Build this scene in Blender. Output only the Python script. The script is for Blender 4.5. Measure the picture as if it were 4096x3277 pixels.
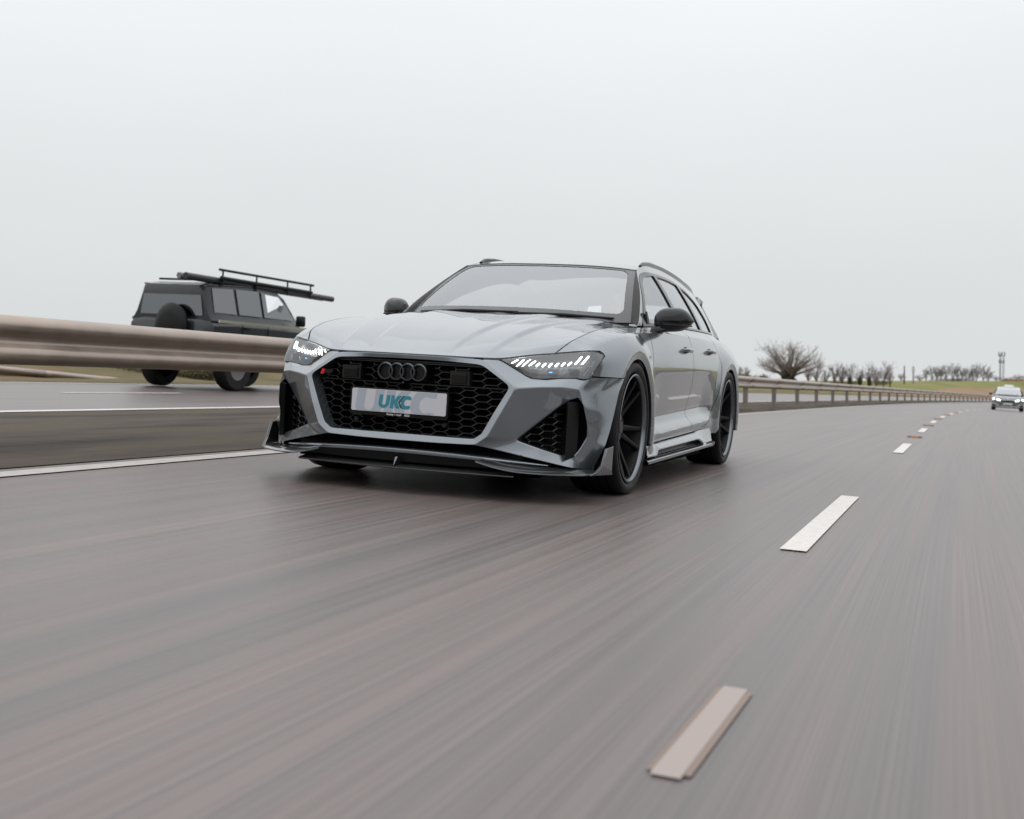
import bpy, bmesh, math, random
import numpy as np
from mathutils import Matrix, Vector
from mathutils.geometry import delaunay_2d_cdt

for _o in list(bpy.data.objects):
    bpy.data.objects.remove(_o)
scene = bpy.context.scene
COL = scene.collection

# ------------------------------------------------------------------ camera
# The road is banked in the bend: ROAD turns road coordinates (X across to the
# verge side, Y along the road, Z off the road surface) into world coordinates.
ROAD = Matrix(((0.99834, 0.00141, 0.05762, 0), (-0.00199, 0.99995, 0.00994, 0),
               (-0.05760, -0.01004, 0.99829, 0), (0, 0, 0, 1)))
cam_d = bpy.data.cameras.new('camera')
cam_d.sensor_width = 36.0
cam_d.lens = 4680.02 / 4096 * 36
cam_d.clip_start = 0.05
cam_d.clip_end = 3000
cam_d.dof.use_dof = True
cam_d.dof.focus_distance = 6.3
cam_d.dof.aperture_fstop = 3.5
cam = bpy.data.objects.new('camera', cam_d)
COL.objects.link(cam)
cam.matrix_world = Matrix(((0.93805, 0.0084, 0.3464, 2.572), (0.34651, -0.02275, -0.93777, -6.222),
                           (0.0, 0.99971, 0.02425, 0.566), (0, 0, 0, 1)))
_r, _u, _b = (Vector(cam.matrix_world.col[i][:3]) for i in range(3))
_u = Vector((-0.0084, 0.02275, 0.99971)); _f = Vector((-0.3464, 0.93777, -0.02425))
cam.matrix_world = Matrix(((_r[0], _u[0], -_f[0], 2.572), (_r[1], _u[1], -_f[1], -6.222),
                           (_r[2], _u[2], -_f[2], 0.566), (0, 0, 0, 1)))
scene.camera = cam

# ------------------------------------------------------------------ sky and sun (overcast)
SUN_EL, SUN_AZ = math.radians(72), math.radians(200)
world = bpy.data.worlds.new('World')
scene.world = world
world.use_nodes = True
nt = world.node_tree
nt.nodes.clear()
wo = nt.nodes.new('ShaderNodeOutputWorld')
bg = nt.nodes.new('ShaderNodeBackground')
bg.inputs['Strength'].default_value = 1.0
tc = nt.nodes.new('ShaderNodeTexCoord')
sep = nt.nodes.new('ShaderNodeSeparateXYZ')
ramp = nt.nodes.new('ShaderNodeValToRGB')
ramp.color_ramp.interpolation = 'B_SPLINE'
els = ramp.color_ramp.elements
els[0].position = 0.0; els[0].color = (0.395, 0.408, 0.412, 1)
els[1].position = 1.0; els[1].color = (0.84, 0.86, 0.885, 1)
for p, c in ((0.10, (0.395, 0.410, 0.416, 1)), (0.28, (0.475, 0.486, 0.496, 1)), (0.55, (0.62, 0.635, 0.652, 1))):
    e = els.new(p); e.color = c
noi = nt.nodes.new('ShaderNodeTexNoise')
noi.inputs['Scale'].default_value = 1.6
noi.inputs['Detail'].default_value = 3.0
mp = nt.nodes.new('ShaderNodeMapping')
mp.inputs['Scale'].default_value = (1, 1, 3.0)
mr = nt.nodes.new('ShaderNodeMapRange')
mr.inputs['From Min'].default_value = 0.3; mr.inputs['From Max'].default_value = 0.7
mr.inputs['To Min'].default_value = 0.97; mr.inputs['To Max'].default_value = 1.03
mul = nt.nodes.new('ShaderNodeMixRGB'); mul.blend_type = 'MULTIPLY'; mul.inputs['Fac'].default_value = 1.0
sky = nt.nodes.new('ShaderNodeTexSky')
sky.sky_type = 'NISHITA'; sky.sun_disc = False
sky.sun_elevation = SUN_EL; sky.sun_rotation = SUN_AZ
sky.air_density = 1.0; sky.dust_density = 6.0
skm = nt.nodes.new('ShaderNodeMixRGB'); skm.blend_type = 'ADD'; skm.inputs['Fac'].default_value = 0.004
gain = nt.nodes.new('ShaderNodeMixRGB'); gain.blend_type = 'MULTIPLY'; gain.inputs['Fac'].default_value = 1.0
gain.inputs['Color2'].default_value = (1.77, 1.765, 1.76, 1)
L = nt.links.new
L(tc.outputs['Generated'], sep.inputs[0]); L(sep.outputs['Z'], ramp.inputs[0])
L(tc.outputs['Generated'], mp.inputs[0]); L(mp.outputs[0], noi.inputs['Vector']); L(noi.outputs['Fac'], mr.inputs['Value'])
L(ramp.outputs[0], gain.inputs['Color1']); L(gain.outputs[0], mul.inputs['Color1']); L(mr.outputs[0], mul.inputs['Color2'])
L(mul.outputs[0], skm.inputs['Color1']); L(sky.outputs[0], skm.inputs['Color2'])
L(skm.outputs[0], bg.inputs['Color']); L(bg.outputs[0], wo.inputs['Surface'])

sun_d = bpy.data.lights.new('sun', 'SUN')
sun_d.energy = 0.8
sun_d.angle = math.radians(120)
sun_d.color = (1.0, 0.97, 0.93)
sun = bpy.data.objects.new('sun', sun_d)
COL.objects.link(sun)
_sd = Vector((math.sin(SUN_AZ) * math.cos(SUN_EL), math.cos(SUN_AZ) * math.cos(SUN_EL), math.sin(SUN_EL)))
sun.rotation_euler = _sd.to_track_quat('Z', 'Y').to_euler()
sun.location = (0, 0, 40)

vs = scene.view_settings
vs.view_transform = 'Standard'; vs.look = 'None'; vs.exposure = 0.0; vs.gamma = 1.0
scene.cycles.use_denoising = True
scene.cycles.max_bounces = 10
scene.cycles.transparent_max_bounces = 24
scene.cycles.caustics_reflective = False
scene.cycles.caustics_refractive = False
scene.cycles.sample_clamp_indirect = 6.0

# ------------------------------------------------------------------ materials
MATS = {}
def new_mat(name):
    m = bpy.data.materials.new(name); m.use_nodes = True
    MATS[name] = m
    return m, m.node_tree, m.node_tree.nodes['Principled BSDF']

def pm(name, col, rough=0.5, metal=0.0, coat=0.0, coat_r=0.03, spec=0.5, emit=None, es=0.0, var=0.0, vscale=20, bump=0.0, bscale=200, rvar=0.0):
    m, t, b = new_mat(name)
    b.inputs['Base Color'].default_value = (*col, 1)
    b.inputs['Roughness'].default_value = rough
    b.inputs['Metallic'].default_value = metal
    b.inputs['Coat Weight'].default_value = coat
    b.inputs['Coat Roughness'].default_value = coat_r
    b.inputs['Specular IOR Level'].default_value = spec
    if emit:
        b.inputs['Emission Color'].default_value = (*emit, 1)
        b.inputs['Emission Strength'].default_value = es
    if var or rvar:
        tcn = t.nodes.new('ShaderNodeTexCoord')
        n = t.nodes.new('ShaderNodeTexNoise'); n.inputs['Scale'].default_value = vscale; n.inputs['Detail'].default_value = 5
        t.links.new(tcn.outputs['Object'], n.inputs['Vector'])
        if var:
            r = t.nodes.new('ShaderNodeMapRange')
            r.inputs['From Min'].default_value = .3; r.inputs['From Max'].default_value = .7
            r.inputs['To Min'].default_value = 1 - var; r.inputs['To Max'].default_value = 1 + var
            x = t.nodes.new('ShaderNodeMixRGB'); x.blend_type = 'MULTIPLY'; x.inputs['Fac'].default_value = 1
            x.inputs['Color1'].default_value = (*col, 1)
            t.links.new(n.outputs['Fac'], r.inputs['Value']); t.links.new(r.outputs[0], x.inputs['Color2'])
            t.links.new(x.outputs[0], b.inputs['Base Color'])
        if rvar:
            r = t.nodes.new('ShaderNodeMapRange')
            r.inputs['From Min'].default_value = .3; r.inputs['From Max'].default_value = .7
            r.inputs['To Min'].default_value = rough - rvar; r.inputs['To Max'].default_value = rough + rvar
            t.links.new(n.outputs['Fac'], r.inputs['Value']); t.links.new(r.outputs[0], b.inputs['Roughness'])
    if bump:
        tcn = t.nodes.new('ShaderNodeTexCoord')
        n = t.nodes.new('ShaderNodeTexNoise'); n.inputs['Scale'].default_value = bscale; n.inputs['Detail'].default_value = 4
        bp_ = t.nodes.new('ShaderNodeBump'); bp_.inputs['Strength'].default_value = bump; bp_.inputs['Distance'].default_value = .01
        t.links.new(tcn.outputs['Object'], n.inputs['Vector']); t.links.new(n.outputs['Fac'], bp_.inputs['Height'])
        t.links.new(bp_.outputs[0], b.inputs['Normal'])
    return m

pm('paint', (0.192, 0.214, 0.234), rough=0.28, metal=0.78, coat=1.0, coat_r=0.010)
# faint metallic flake in the paint
_t = MATS['paint'].node_tree; _b = _t.nodes['Principled BSDF']
_tc = _t.nodes.new('ShaderNodeTexCoord'); _n = _t.nodes.new('ShaderNodeTexNoise'); _n.inputs['Scale'].default_value = 900
_mr = _t.nodes.new('ShaderNodeMapRange'); _mr.inputs['From Min'].default_value = .35; _mr.inputs['From Max'].default_value = .65
_mr.inputs['To Min'].default_value = .24; _mr.inputs['To Max'].default_value = .27
_t.links.new(_tc.outputs['Object'], _n.inputs['Vector']); _t.links.new(_n.outputs['Fac'], _mr.inputs['Value']); _t.links.new(_mr.outputs[0], _b.inputs['Roughness'])
pm('gloss_black', (0.003, 0.003, 0.0035), rough=0.10, coat=0.0, spec=0.5)
pm('satin_black', (0.004, 0.004, 0.0045), rough=0.40, spec=0.25)
pm('grille_black', (0.003, 0.0032, 0.0036), rough=0.22, spec=0.42)
pm('matt_black', (0.004, 0.004, 0.004), rough=0.9, spec=0.1)
pm('dark_plastic', (0.006, 0.006, 0.007), rough=0.42, spec=0.3)
pm('frit', (0.045, 0.048, 0.052), rough=0.25, spec=0.6)
pm('tyre', (0.006, 0.006, 0.006), rough=0.58, spec=0.3, bump=0.15, bscale=300, rvar=0.08, vscale=30)
pm('rim_black', (0.004, 0.004, 0.005), rough=0.22, spec=0.45)
pm('rim_lip', (0.16, 0.17, 0.185), rough=0.22, metal=0.95)
pm('spoke_black', (0.0025, 0.0025, 0.003), rough=0.45, spec=0.2)
pm('dark_chrome', (0.10, 0.105, 0.115), rough=0.16, metal=0.9)
pm('disc', (0.14, 0.14, 0.145), rough=0.45, metal=0.9)
pm('caliper', (0.30, 0.012, 0.012), rough=0.35, coat=0.4)
pm('chrome', (0.62, 0.64, 0.66), rough=0.12, metal=1.0)
pm('lamp_grey', (0.22, 0.23, 0.245), rough=0.28, metal=0.6)
pm('lamp_dark', (0.055, 0.057, 0.062), rough=0.25, metal=0.3)
pm('led', (1, 1, 1), rough=0.4, emit=(1.0, 0.97, 0.90), es=6.0)
pm('led_dim', (0.8, 0.8, 0.8), rough=0.3, emit=(1.0, 0.98, 0.94), es=0.5)
pm('led_blue', (0.05, 0.2, 0.9), rough=0.4, emit=(0.05, 0.35, 1.0), es=2.6)
pm('amber', (0.75, 0.28, 0.03), rough=0.3)
pm('red_badge', (0.62, 0.015, 0.012), rough=0.3)
pm('plate_white', (0.50, 0.50, 0.53), rough=0.4)
pm('plate_ghost', (0.34, 0.37, 0.42), rough=0.4)
pm('plate_teal', (0.020, 0.20, 0.26), rough=0.4)
pm('plate_navy', (0.008, 0.028, 0.038), rough=0.4)
pm('white_print', (0.75, 0.76, 0.78), rough=0.5)
pm('interior', (0.05, 0.052, 0.055), rough=0.7)  # trim colour paled to carry lens haze over the cabin
pm('seat', (0.07, 0.072, 0.078), rough=0.6)
pm('skin', (0.55, 0.34, 0.26), rough=0.5)
pm('hair', (0.18, 0.11, 0.07), rough=0.55)
pm('cloth', (0.10, 0.10, 0.12), rough=0.8)
pm('rail_steel', (0.36, 0.295, 0.25), rough=0.36, metal=0.55, var=0.10, vscale=6, rvar=0.06)
pm('post_steel', (0.20, 0.165, 0.145), rough=0.6, metal=0.3, var=0.2, vscale=8)
pm('line_white', (0.60, 0.57, 0.545), rough=0.6, var=0.10, vscale=30)
pm('edge_paint', (0.40, 0.37, 0.345), rough=0.6, var=0.12, vscale=14)
pm('stud_rubber', (0.075, 0.073, 0.074), rough=0.4)
pm('stud_lens', (0.36, 0.17, 0.08), rough=0.3)
pm('stud_white', (0.33, 0.275, 0.25), rough=0.5)
pm('stud_amber', (0.20, 0.145, 0.115), rough=0.45)
pm('bark', (0.080, 0.064, 0.054), rough=0.9, spec=0.1, var=0.25, vscale=3)
pm('twig', (0.17, 0.140, 0.125), rough=0.9, spec=0.1)
pm('hazed_bark', (0.26, 0.24, 0.235), rough=0.9, spec=0.1)  # bark greyed and paled so the colour carries distance haze
pm('ivy', (0.032, 0.040, 0.016), rough=0.7, var=0.4, vscale=4)
pm('bush', (0.105, 0.090, 0.040), rough=0.8, var=0.35, vscale=2)
pm('hedge', (0.050, 0.050, 0.024), rough=0.85, var=0.4, vscale=1)
pm('mast_steel', (0.15, 0.17, 0.19), rough=0.6, metal=0.3)
pm('far_building', (0.32, 0.12, 0.07), rough=0.8)
pm('wood_pole', (0.13, 0.085, 0.06), rough=0.9)
pm('dark_paint', (0.014, 0.018, 0.022), rough=0.35, spec=0.3, coat=0.35)
pm('taxi_paint', (0.13, 0.14, 0.145), rough=0.32, metal=0.7, coat=1.0)
pm('taxi_roof', (0.36, 0.37, 0.38), rough=0.3, coat=0.8)
pm('sign_white', (0.75, 0.75, 0.73), rough=0.4)
pm('headlight', (1, 1, 0.9), rough=0.3, emit=(1.0, 0.94, 0.74), es=5.0)
pm('tail_red', (0.4, 0.02, 0.02), rough=0.2, emit=(1.0, 0.06, 0.03), es=0.0)

def glass_mat(name, refl, tint, rough=0.0, ior=1.52):
    m = bpy.data.materials.new(name); m.use_nodes = True; MATS[name] = m
    t = m.node_tree; t.nodes.clear()
    o = t.nodes.new('ShaderNodeOutputMaterial'); mix = t.nodes.new('ShaderNodeMixShader')
    tr = t.nodes.new('ShaderNodeBsdfTransparent'); tr.inputs[0].default_value = (*tint, 1)
    gl = t.nodes.new('ShaderNodeBsdfGlossy'); gl.inputs['Roughness'].default_value = rough
    gl.inputs['Color'].default_value = (0.96, 0.98, 1.0, 1)
    lw = t.nodes.new('ShaderNodeFresnel'); lw.inputs['IOR'].default_value = ior
    r = t.nodes.new('ShaderNodeMapRange'); r.inputs['To Min'].default_value = refl; r.inputs['To Max'].default_value = 1.0
    t.links.new(lw.outputs[0], r.inputs['Value']); t.links.new(r.outputs[0], mix.inputs[0])
    t.links.new(tr.outputs[0], mix.inputs[1]); t.links.new(gl.outputs[0], mix.inputs[2]); t.links.new(mix.outputs[0], o.inputs[0])
    return m
glass_mat('windscreen_glass', 0.20, (0.88, 0.95, 0.96), ior=2.1)
glass_mat('side_glass', 0.30, (0.80, 0.86, 0.86))
glass_mat('privacy_glass', 0.42, (0.30, 0.33, 0.34))
glass_mat('lens', 0.09, (0.93, 0.95, 0.96))
glass_mat('dark_glass', 0.16, (0.10, 0.14, 0.20))

def carbon():
    m, t, b = new_mat('carbon')
    tcn = t.nodes.new('ShaderNodeTexCoord'); c = t.nodes.new('ShaderNodeTexChecker'); c.inputs['Scale'].default_value = 420
    c.inputs['Color1'].default_value = (0.014, 0.014, 0.015, 1); c.inputs['Color2'].default_value = (0.040, 0.041, 0.043, 1)
    mpn = t.nodes.new('ShaderNodeMapping'); mpn.inputs['Rotation'].default_value = (.6, .5, .78)
    t.links.new(tcn.outputs['Object'], mpn.inputs[0]); t.links.new(mpn.outputs[0], c.inputs[0]); t.links.new(c.outputs[0], b.inputs['Base Color'])
    b.inputs['Roughness'].default_value = .3; b.inputs['Coat Weight'].default_value = 1.0; b.inputs['Coat Roughness'].default_value = .04
carbon()

def ground_mat(name, cols, scale, detail=6, stretch=(1, 1, 1), rough=0.9, bump=0.3, fine=None):
    m, t, b = new_mat(name)
    tcn = t.nodes.new('ShaderNodeTexCoord'); mpn = t.nodes.new('ShaderNodeMapping'); mpn.inputs['Scale'].default_value = stretch
    n = t.nodes.new('ShaderNodeTexNoise'); n.inputs['Scale'].default_value = scale; n.inputs['Detail'].default_value = detail
    r = t.nodes.new('ShaderNodeValToRGB'); e = r.color_ramp.elements
    k = len(cols)
    for i, c in enumerate(cols):
        pos = .32 + .36 * i / (k - 1)
        if i == 0: e[0].position = pos; e[0].color = (*c, 1)
        elif i == k - 1: e[-1].position = pos; e[-1].color = (*c, 1)
        else:
            q = e.new(pos); q.color = (*c, 1)
    t.links.new(tcn.outputs['Object'], mpn.inputs[0]); t.links.new(mpn.outputs[0], n.inputs['Vector']); t.links.new(n.outputs['Fac'], r.inputs[0])
    t.links.new(r.outputs[0], b.inputs['Base Color'])
    b.inputs['Roughness'].default_value = rough; b.inputs['Specular IOR Level'].default_value = .2
    if bump:
        n2 = t.nodes.new('ShaderNodeTexNoise'); n2.inputs['Scale'].default_value = scale * 6; n2.inputs['Detail'].default_value = 6
        bb = t.nodes.new('ShaderNodeBump'); bb.inputs['Strength'].default_value = bump; bb.inputs['Distance'].default_value = .05
        t.links.new(tcn.outputs['Object'], n2.inputs['Vector']); t.links.new(n2.outputs['Fac'], bb.inputs['Height']); t.links.new(bb.outputs[0], b.inputs['Normal'])
    return m
ground_mat('median_dirt', ((.034, .030, .027), (.060, .050, .042), (.085, .069, .055), (.078, .070, .036)), 1.3, 8, (1.6, .28, 1))
ground_mat('verge_grass', ((.085, .070, .036), (.130, .105, .050), (.17, .12, .068)), .7, 8)
ground_mat('field_green', ((.135, .145, .042), (.175, .175, .055), (.20, .180, .070)), .05, 8, (1, 1, 1), bump=.1)
ground_mat('field_brown', ((.19, .12, .075), (.26, .165, .10), (.24, .18, .105)), .08, 8, (1, 1, 1), bump=.1)

def asphalt():
    m, t, b = new_mat('asphalt')
    uv = t.nodes.new('ShaderNodeUVMap'); uv.uv_map = 'st'
    def noise(sc, scale, det=4):
        mp_ = t.nodes.new('ShaderNodeMapping'); mp_.inputs['Scale'].default_value = (*sc, 1)
        n = t.nodes.new('ShaderNodeTexNoise'); n.inputs['Scale'].default_value = scale; n.inputs['Detail'].default_value = det
        t.links.new(uv.outputs[0], mp_.inputs[0]); t.links.new(mp_.outputs[0], n.inputs['Vector'])
        return n.outputs['Fac']
    def mr_(s, a, b_, lo=.3, hi=.7):
        r = t.nodes.new('ShaderNodeMapRange'); r.inputs['From Min'].default_value = lo; r.inputs['From Max'].default_value = hi
        r.inputs['To Min'].default_value = a; r.inputs['To Max'].default_value = b_
        t.links.new(s, r.inputs['Value']); return r.outputs[0]
    def mul_(a, b_):
        x = t.nodes.new('ShaderNodeMath'); x.operation = 'MULTIPLY'; t.links.new(a, x.inputs[0]); t.links.new(b_, x.inputs[1]); return x.outputs[0]
    s1 = noise((34, .16), 1.0, 4)     # streaks along the driving line: tyre wear plus motion smear put in colour
    s2 = noise((240, .30), 1.0, 3)
    s3 = noise((.9, .05), 1.0, 3)
    g = noise((1, 1), 260, 2)
    v = mul_(mul_(mr_(s1, .84, 1.16), mr_(s2, .80, 1.20)), mul_(mr_(s3, .94, 1.06), mr_(g, .93, 1.07)))
    ramp_ = t.nodes.new('ShaderNodeValToRGB'); e = ramp_.color_ramp.elements
    e[0].position = .35; e[0].color = (.112, .096, .094, 1); e[1].position = .65; e[1].color = (.138, .108, .101, 1)
    t.links.new(noise((7, .12), 1.0, 3), ramp_.inputs[0])
    x = t.nodes.new('ShaderNodeMixRGB'); x.blend_type = 'MULTIPLY'; x.inputs['Fac'].default_value = 1
    t.links.new(ramp_.outputs[0], x.inputs['Color1']); t.links.new(v, x.inputs['Color2']); t.links.new(x.outputs[0], b.inputs['Base Color'])
    b.inputs['Roughness'].default_value = .40; b.inputs['Specular IOR Level'].default_value = .75
    rr = mr_(s1, .34, .44); t.links.new(rr, b.inputs['Roughness'])
    bb = t.nodes.new('ShaderNodeBump'); bb.inputs['Strength'].default_value = .25; bb.inputs['Distance'].default_value = .003
    t.links.new(g, bb.inputs['Height']); t.links.new(bb.outputs[0], b.inputs['Normal'])
asphalt()

# ------------------------------------------------------------------ helpers
def hermite(xs, ys, x):
    xs = np.asarray(xs, float); ys = np.asarray(ys, float)
    if ys.ndim == 1: ys = ys[:, None]; one = True
    else: one = False
    x = np.asarray(x, float); sh = x.shape; x = x.ravel()
    d = np.empty_like(ys); h = np.diff(xs)[:, None]; s = np.diff(ys, axis=0) / h
    d[0] = s[0]; d[-1] = s[-1]
    if len(xs) > 2: d[1:-1] = (s[:-1] * h[1:] + s[1:] * h[:-1]) / (h[:-1] + h[1:])
    xc = np.clip(x, xs[0], xs[-1])
    i = np.clip(np.searchsorted(xs, xc) - 1, 0, len(xs) - 2)
    hh = (xs[i + 1] - xs[i])[:, None]; t = (xc - xs[i])[:, None] / hh
    r = (2*t**3-3*t**2+1)*ys[i] + (t**3-2*t**2+t)*hh*d[i] + (-2*t**3+3*t**2)*ys[i+1] + (t**3-t**2)*hh*d[i+1]
    r = r + np.where((x > xs[-1])[:, None], (x - xs[-1])[:, None] * d[-1], 0) + np.where((x < xs[0])[:, None], (x - xs[0])[:, None] * d[0], 0)
    if one: return r[:, 0].reshape(sh)
    return r.reshape(*sh, ys.shape[1])

def curve3(pts, n):
    pts = np.asarray(pts, float); k = np.r_[0, np.cumsum(np.linalg.norm(np.diff(pts, axis=0), axis=1))]; k /= k[-1]
    return hermite(k, pts, np.linspace(0, 1, n))
def lin(pts, n):
    pts = np.asarray(pts, float); k = np.r_[0, np.cumsum(np.linalg.norm(np.diff(pts, axis=0), axis=1))]; k /= k[-1]
    t = np.linspace(0, 1, n)
    return np.stack([np.interp(t, k, pts[:, j]) for j in range(pts.shape[1])], 1)
def sstep(a, b, x):
    t = np.clip((np.asarray(x, float) - a) / (b - a), 0, 1); return t * t * (3 - 2 * t)

class G:
    def __init__(s): s.v = []; s.f = []
    def add(s, V, F):
        o = len(s.v); s.v += [tuple(map(float, p)) for p in V]; s.f += [tuple(int(i) + o for i in q) for q in F]; return s
    def grid(s, P, closed_u=False, closed_v=False):
        P = np.asarray(P, float); m, n = P.shape[:2]; F = []
        for i in range(m if closed_u else m - 1):
            for j in range(n if closed_v else n - 1):
                a, b = i, (i + 1) % m; c, d = j, (j + 1) % n
                F.append((a*n+c, a*n+d, b*n+d, b*n+c))
        return s.add(P.reshape(-1, 3), F)
    def box(s, c, h, R=None):
        V = []
        for x in (-1, 1):
            for y in (-1, 1):
                for z in (-1, 1):
                    p = Vector((x*h[0], y*h[1], z*h[2]))
                    if R is not None: p = R @ p
                    V.append((p[0]+c[0], p[1]+c[1], p[2]+c[2]))
        return s.add(V, [(0,1,3,2),(4,6,7,5),(0,4,5,1),(2,3,7,6),(0,2,6,4),(1,5,7,3)])
    def hull8(s, V):
        """box from 8 corners ordered x,y,z like box()"""
        return s.add(V, [(0,1,3,2),(4,6,7,5),(0,4,5,1),(2,3,7,6),(0,2,6,4),(1,5,7,3)])
    def tube(s, pts, r, n=8, cap=True):
        pts = [Vector(p) for p in pts]; m = len(pts)
        rr = r if hasattr(r, '__len__') else [r] * m
        o = len(s.v); up = Vector((0, 0, 1))
        for i, p in enumerate(pts):
            t = (pts[min(i+1, m-1)] - pts[max(i-1, 0)]).normalized()
            a = t.cross(up)
            if a.length < .05: a = t.cross(Vector((1, 0, 0)))
            a.normalize(); b = a.cross(t)
            for k in range(n):
                w = 2 * math.pi * k / n
                q = p + a * (rr[i] * math.cos(w)) + b * (rr[i] * math.sin(w)); s.v.append(tuple(q))
        for i in range(m - 1):
            for k in range(n):
                k2 = (k + 1) % n
                s.f.append((o+i*n+k, o+i*n+k2, o+(i+1)*n+k2, o+(i+1)*n+k))
        if cap:
            s.f.append(tuple(o + k for k in range(n))[::-1]); s.f.append(tuple(o+(m-1)*n+k for k in range(n)))
        return s
    def lathe(s, prof, n=48, axis='X', c=(0, 0, 0), closed=False):
        """prof: (axial, radius)"""
        P = []
        for k in range(n):
            w = 2 * math.pi * k / n; row = []
            for a, r in prof:
                if axis == 'X': row.append((c[0]+a, c[1]+r*math.cos(w), c[2]+r*math.sin(w)))
                elif axis == 'Y': row.append((c[0]+r*math.cos(w), c[1]+a, c[2]+r*math.sin(w)))
                else: row.append((c[0]+r*math.cos(w), c[1]+r*math.sin(w), c[2]+a))
            P.append(row)
        return s.grid(P, closed_u=True, closed_v=closed)
    def prism(s, poly, fn0, fn1):
        """poly 2D list; fn0/fn1 map to 3D for the two caps"""
        n = len(poly); o = len(s.v)
        s.v += [tuple(map(float, fn0(p))) for p in poly] + [tuple(map(float, fn1(p))) for p in poly]
        for i in range(n):
            j = (i + 1) % n; s.f.append((o+i, o+j, o+n+j, o+n+i))
        s.f.append(tuple(range(o, o+n))[::-1]); s.f.append(tuple(range(o+n, o+2*n)))
        return s
    def mirror(s):
        g = G(); g.v = [(-x, y, z) for x, y, z in s.v]; g.f = [tuple(q[::-1]) for q in s.f]; return g

def mk(name, g, mat, parent=None, smooth=True, out=None, solid=0.0, split=38, recalc=False, mods=(), kind=None, creases=None):
    me = bpy.data.meshes.new(name)
    V, F = g.v, g.f
    if out is not None and len(F):
        va = np.array(V); acc = 0.0; o = np.array(out, float)
        for q in F:
            a, b, c = va[q[0]], va[q[1]], va[q[2]]
            acc += np.dot(np.cross(b - a, c - a), o)
        if acc < 0: F = [tuple(q[::-1]) for q in F]
    me.from_pydata(V, [], F); me.update()
    if recalc:
        bm = bmesh.new(); bm.from_mesh(me); bmesh.ops.recalc_face_normals(bm, faces=bm.faces); bm.to_mesh(me); bm.free()
    if smooth: me.polygons.foreach_set('use_smooth', [True] * len(me.polygons))
    mats = mat if isinstance(mat, (list, tuple)) else [mat]
    for m in mats: me.materials.append(MATS[m])
    ob = bpy.data.objects.new(name, me); COL.objects.link(ob)
    if creases:
        at = me.attributes.new('crease_edge', 'FLOAT', 'EDGE')
        key = {tuple(sorted(e.vertices)): e.index for e in me.edges}
        for (a, b), w in creases.items():
            k = tuple(sorted((a, b)))
            if k in key: at.data[key[k]].value = w
    if solid:
        md = ob.modifiers.new('solid', 'SOLIDIFY'); md.thickness = solid; md.offset = -1; md.use_even_offset = False
    for md_t, kw in mods:
        md = ob.modifiers.new(md_t.lower(), md_t)
        for k, val in kw.items(): setattr(md, k, val)
    if smooth and split:
        md = ob.modifiers.new('split', 'EDGE_SPLIT'); md.split_angle = math.radians(split)
    if parent is not None: ob.parent = parent
    if kind: ob['kind'] = kind
    return ob
def both(name, g, mat, parent, out=None, **kw):
    a = mk(name, g, mat, parent, out=out, **kw)
    o2 = None if out is None else (-out[0], out[1], out[2])
    b = mk(name, g.mirror(), mat, parent, out=o2, **kw)
    return a, b
def empty(name, label, cat, group=None, mw=None):
    o = bpy.data.objects.new(name, None); COL.objects.link(o)
    o['label'] = label; o['category'] = cat
    if group: o['group'] = group
    if mw is not None: o.matrix_world = mw
    return o
def tag(o, label, cat, group=None):
    o['label'] = label; o['category'] = cat
    if group: o['group'] = group
    return o

def inside(P, poly):
    P = np.asarray(P, float); x, y = P[:, 0], P[:, 1]; poly = np.asarray(poly, float); r = np.zeros(len(P), bool)
    j = len(poly) - 1
    for i in range(len(poly)):
        xi, yi = poly[i]; xj, yj = poly[j]
        if yi != yj:
            c = ((yi > y) != (yj > y)) & (x < (xj - xi) * (y - yi) / (yj - yi) + xi); r ^= c
        j = i
    return r
def seg_dist(P, A, B):
    d = B - A; t = np.clip(((P - A) @ d) / max(d @ d, 1e-12), 0, 1); return np.linalg.norm(P - (A + t[:, None] * d), axis=1)
def dens(poly, sp, closed=True):
    out = []; n = len(poly)
    for i in range(n if closed else n - 1):
        a = np.array(poly[i], float); b = np.array(poly[(i+1) % n], float); k = max(1, int(math.ceil(np.linalg.norm(b-a)/sp)))
        for j in range(k): out.append(a + (b - a) * j / k)
    if not closed: out.append(np.array(poly[-1], float))
    return out
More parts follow.
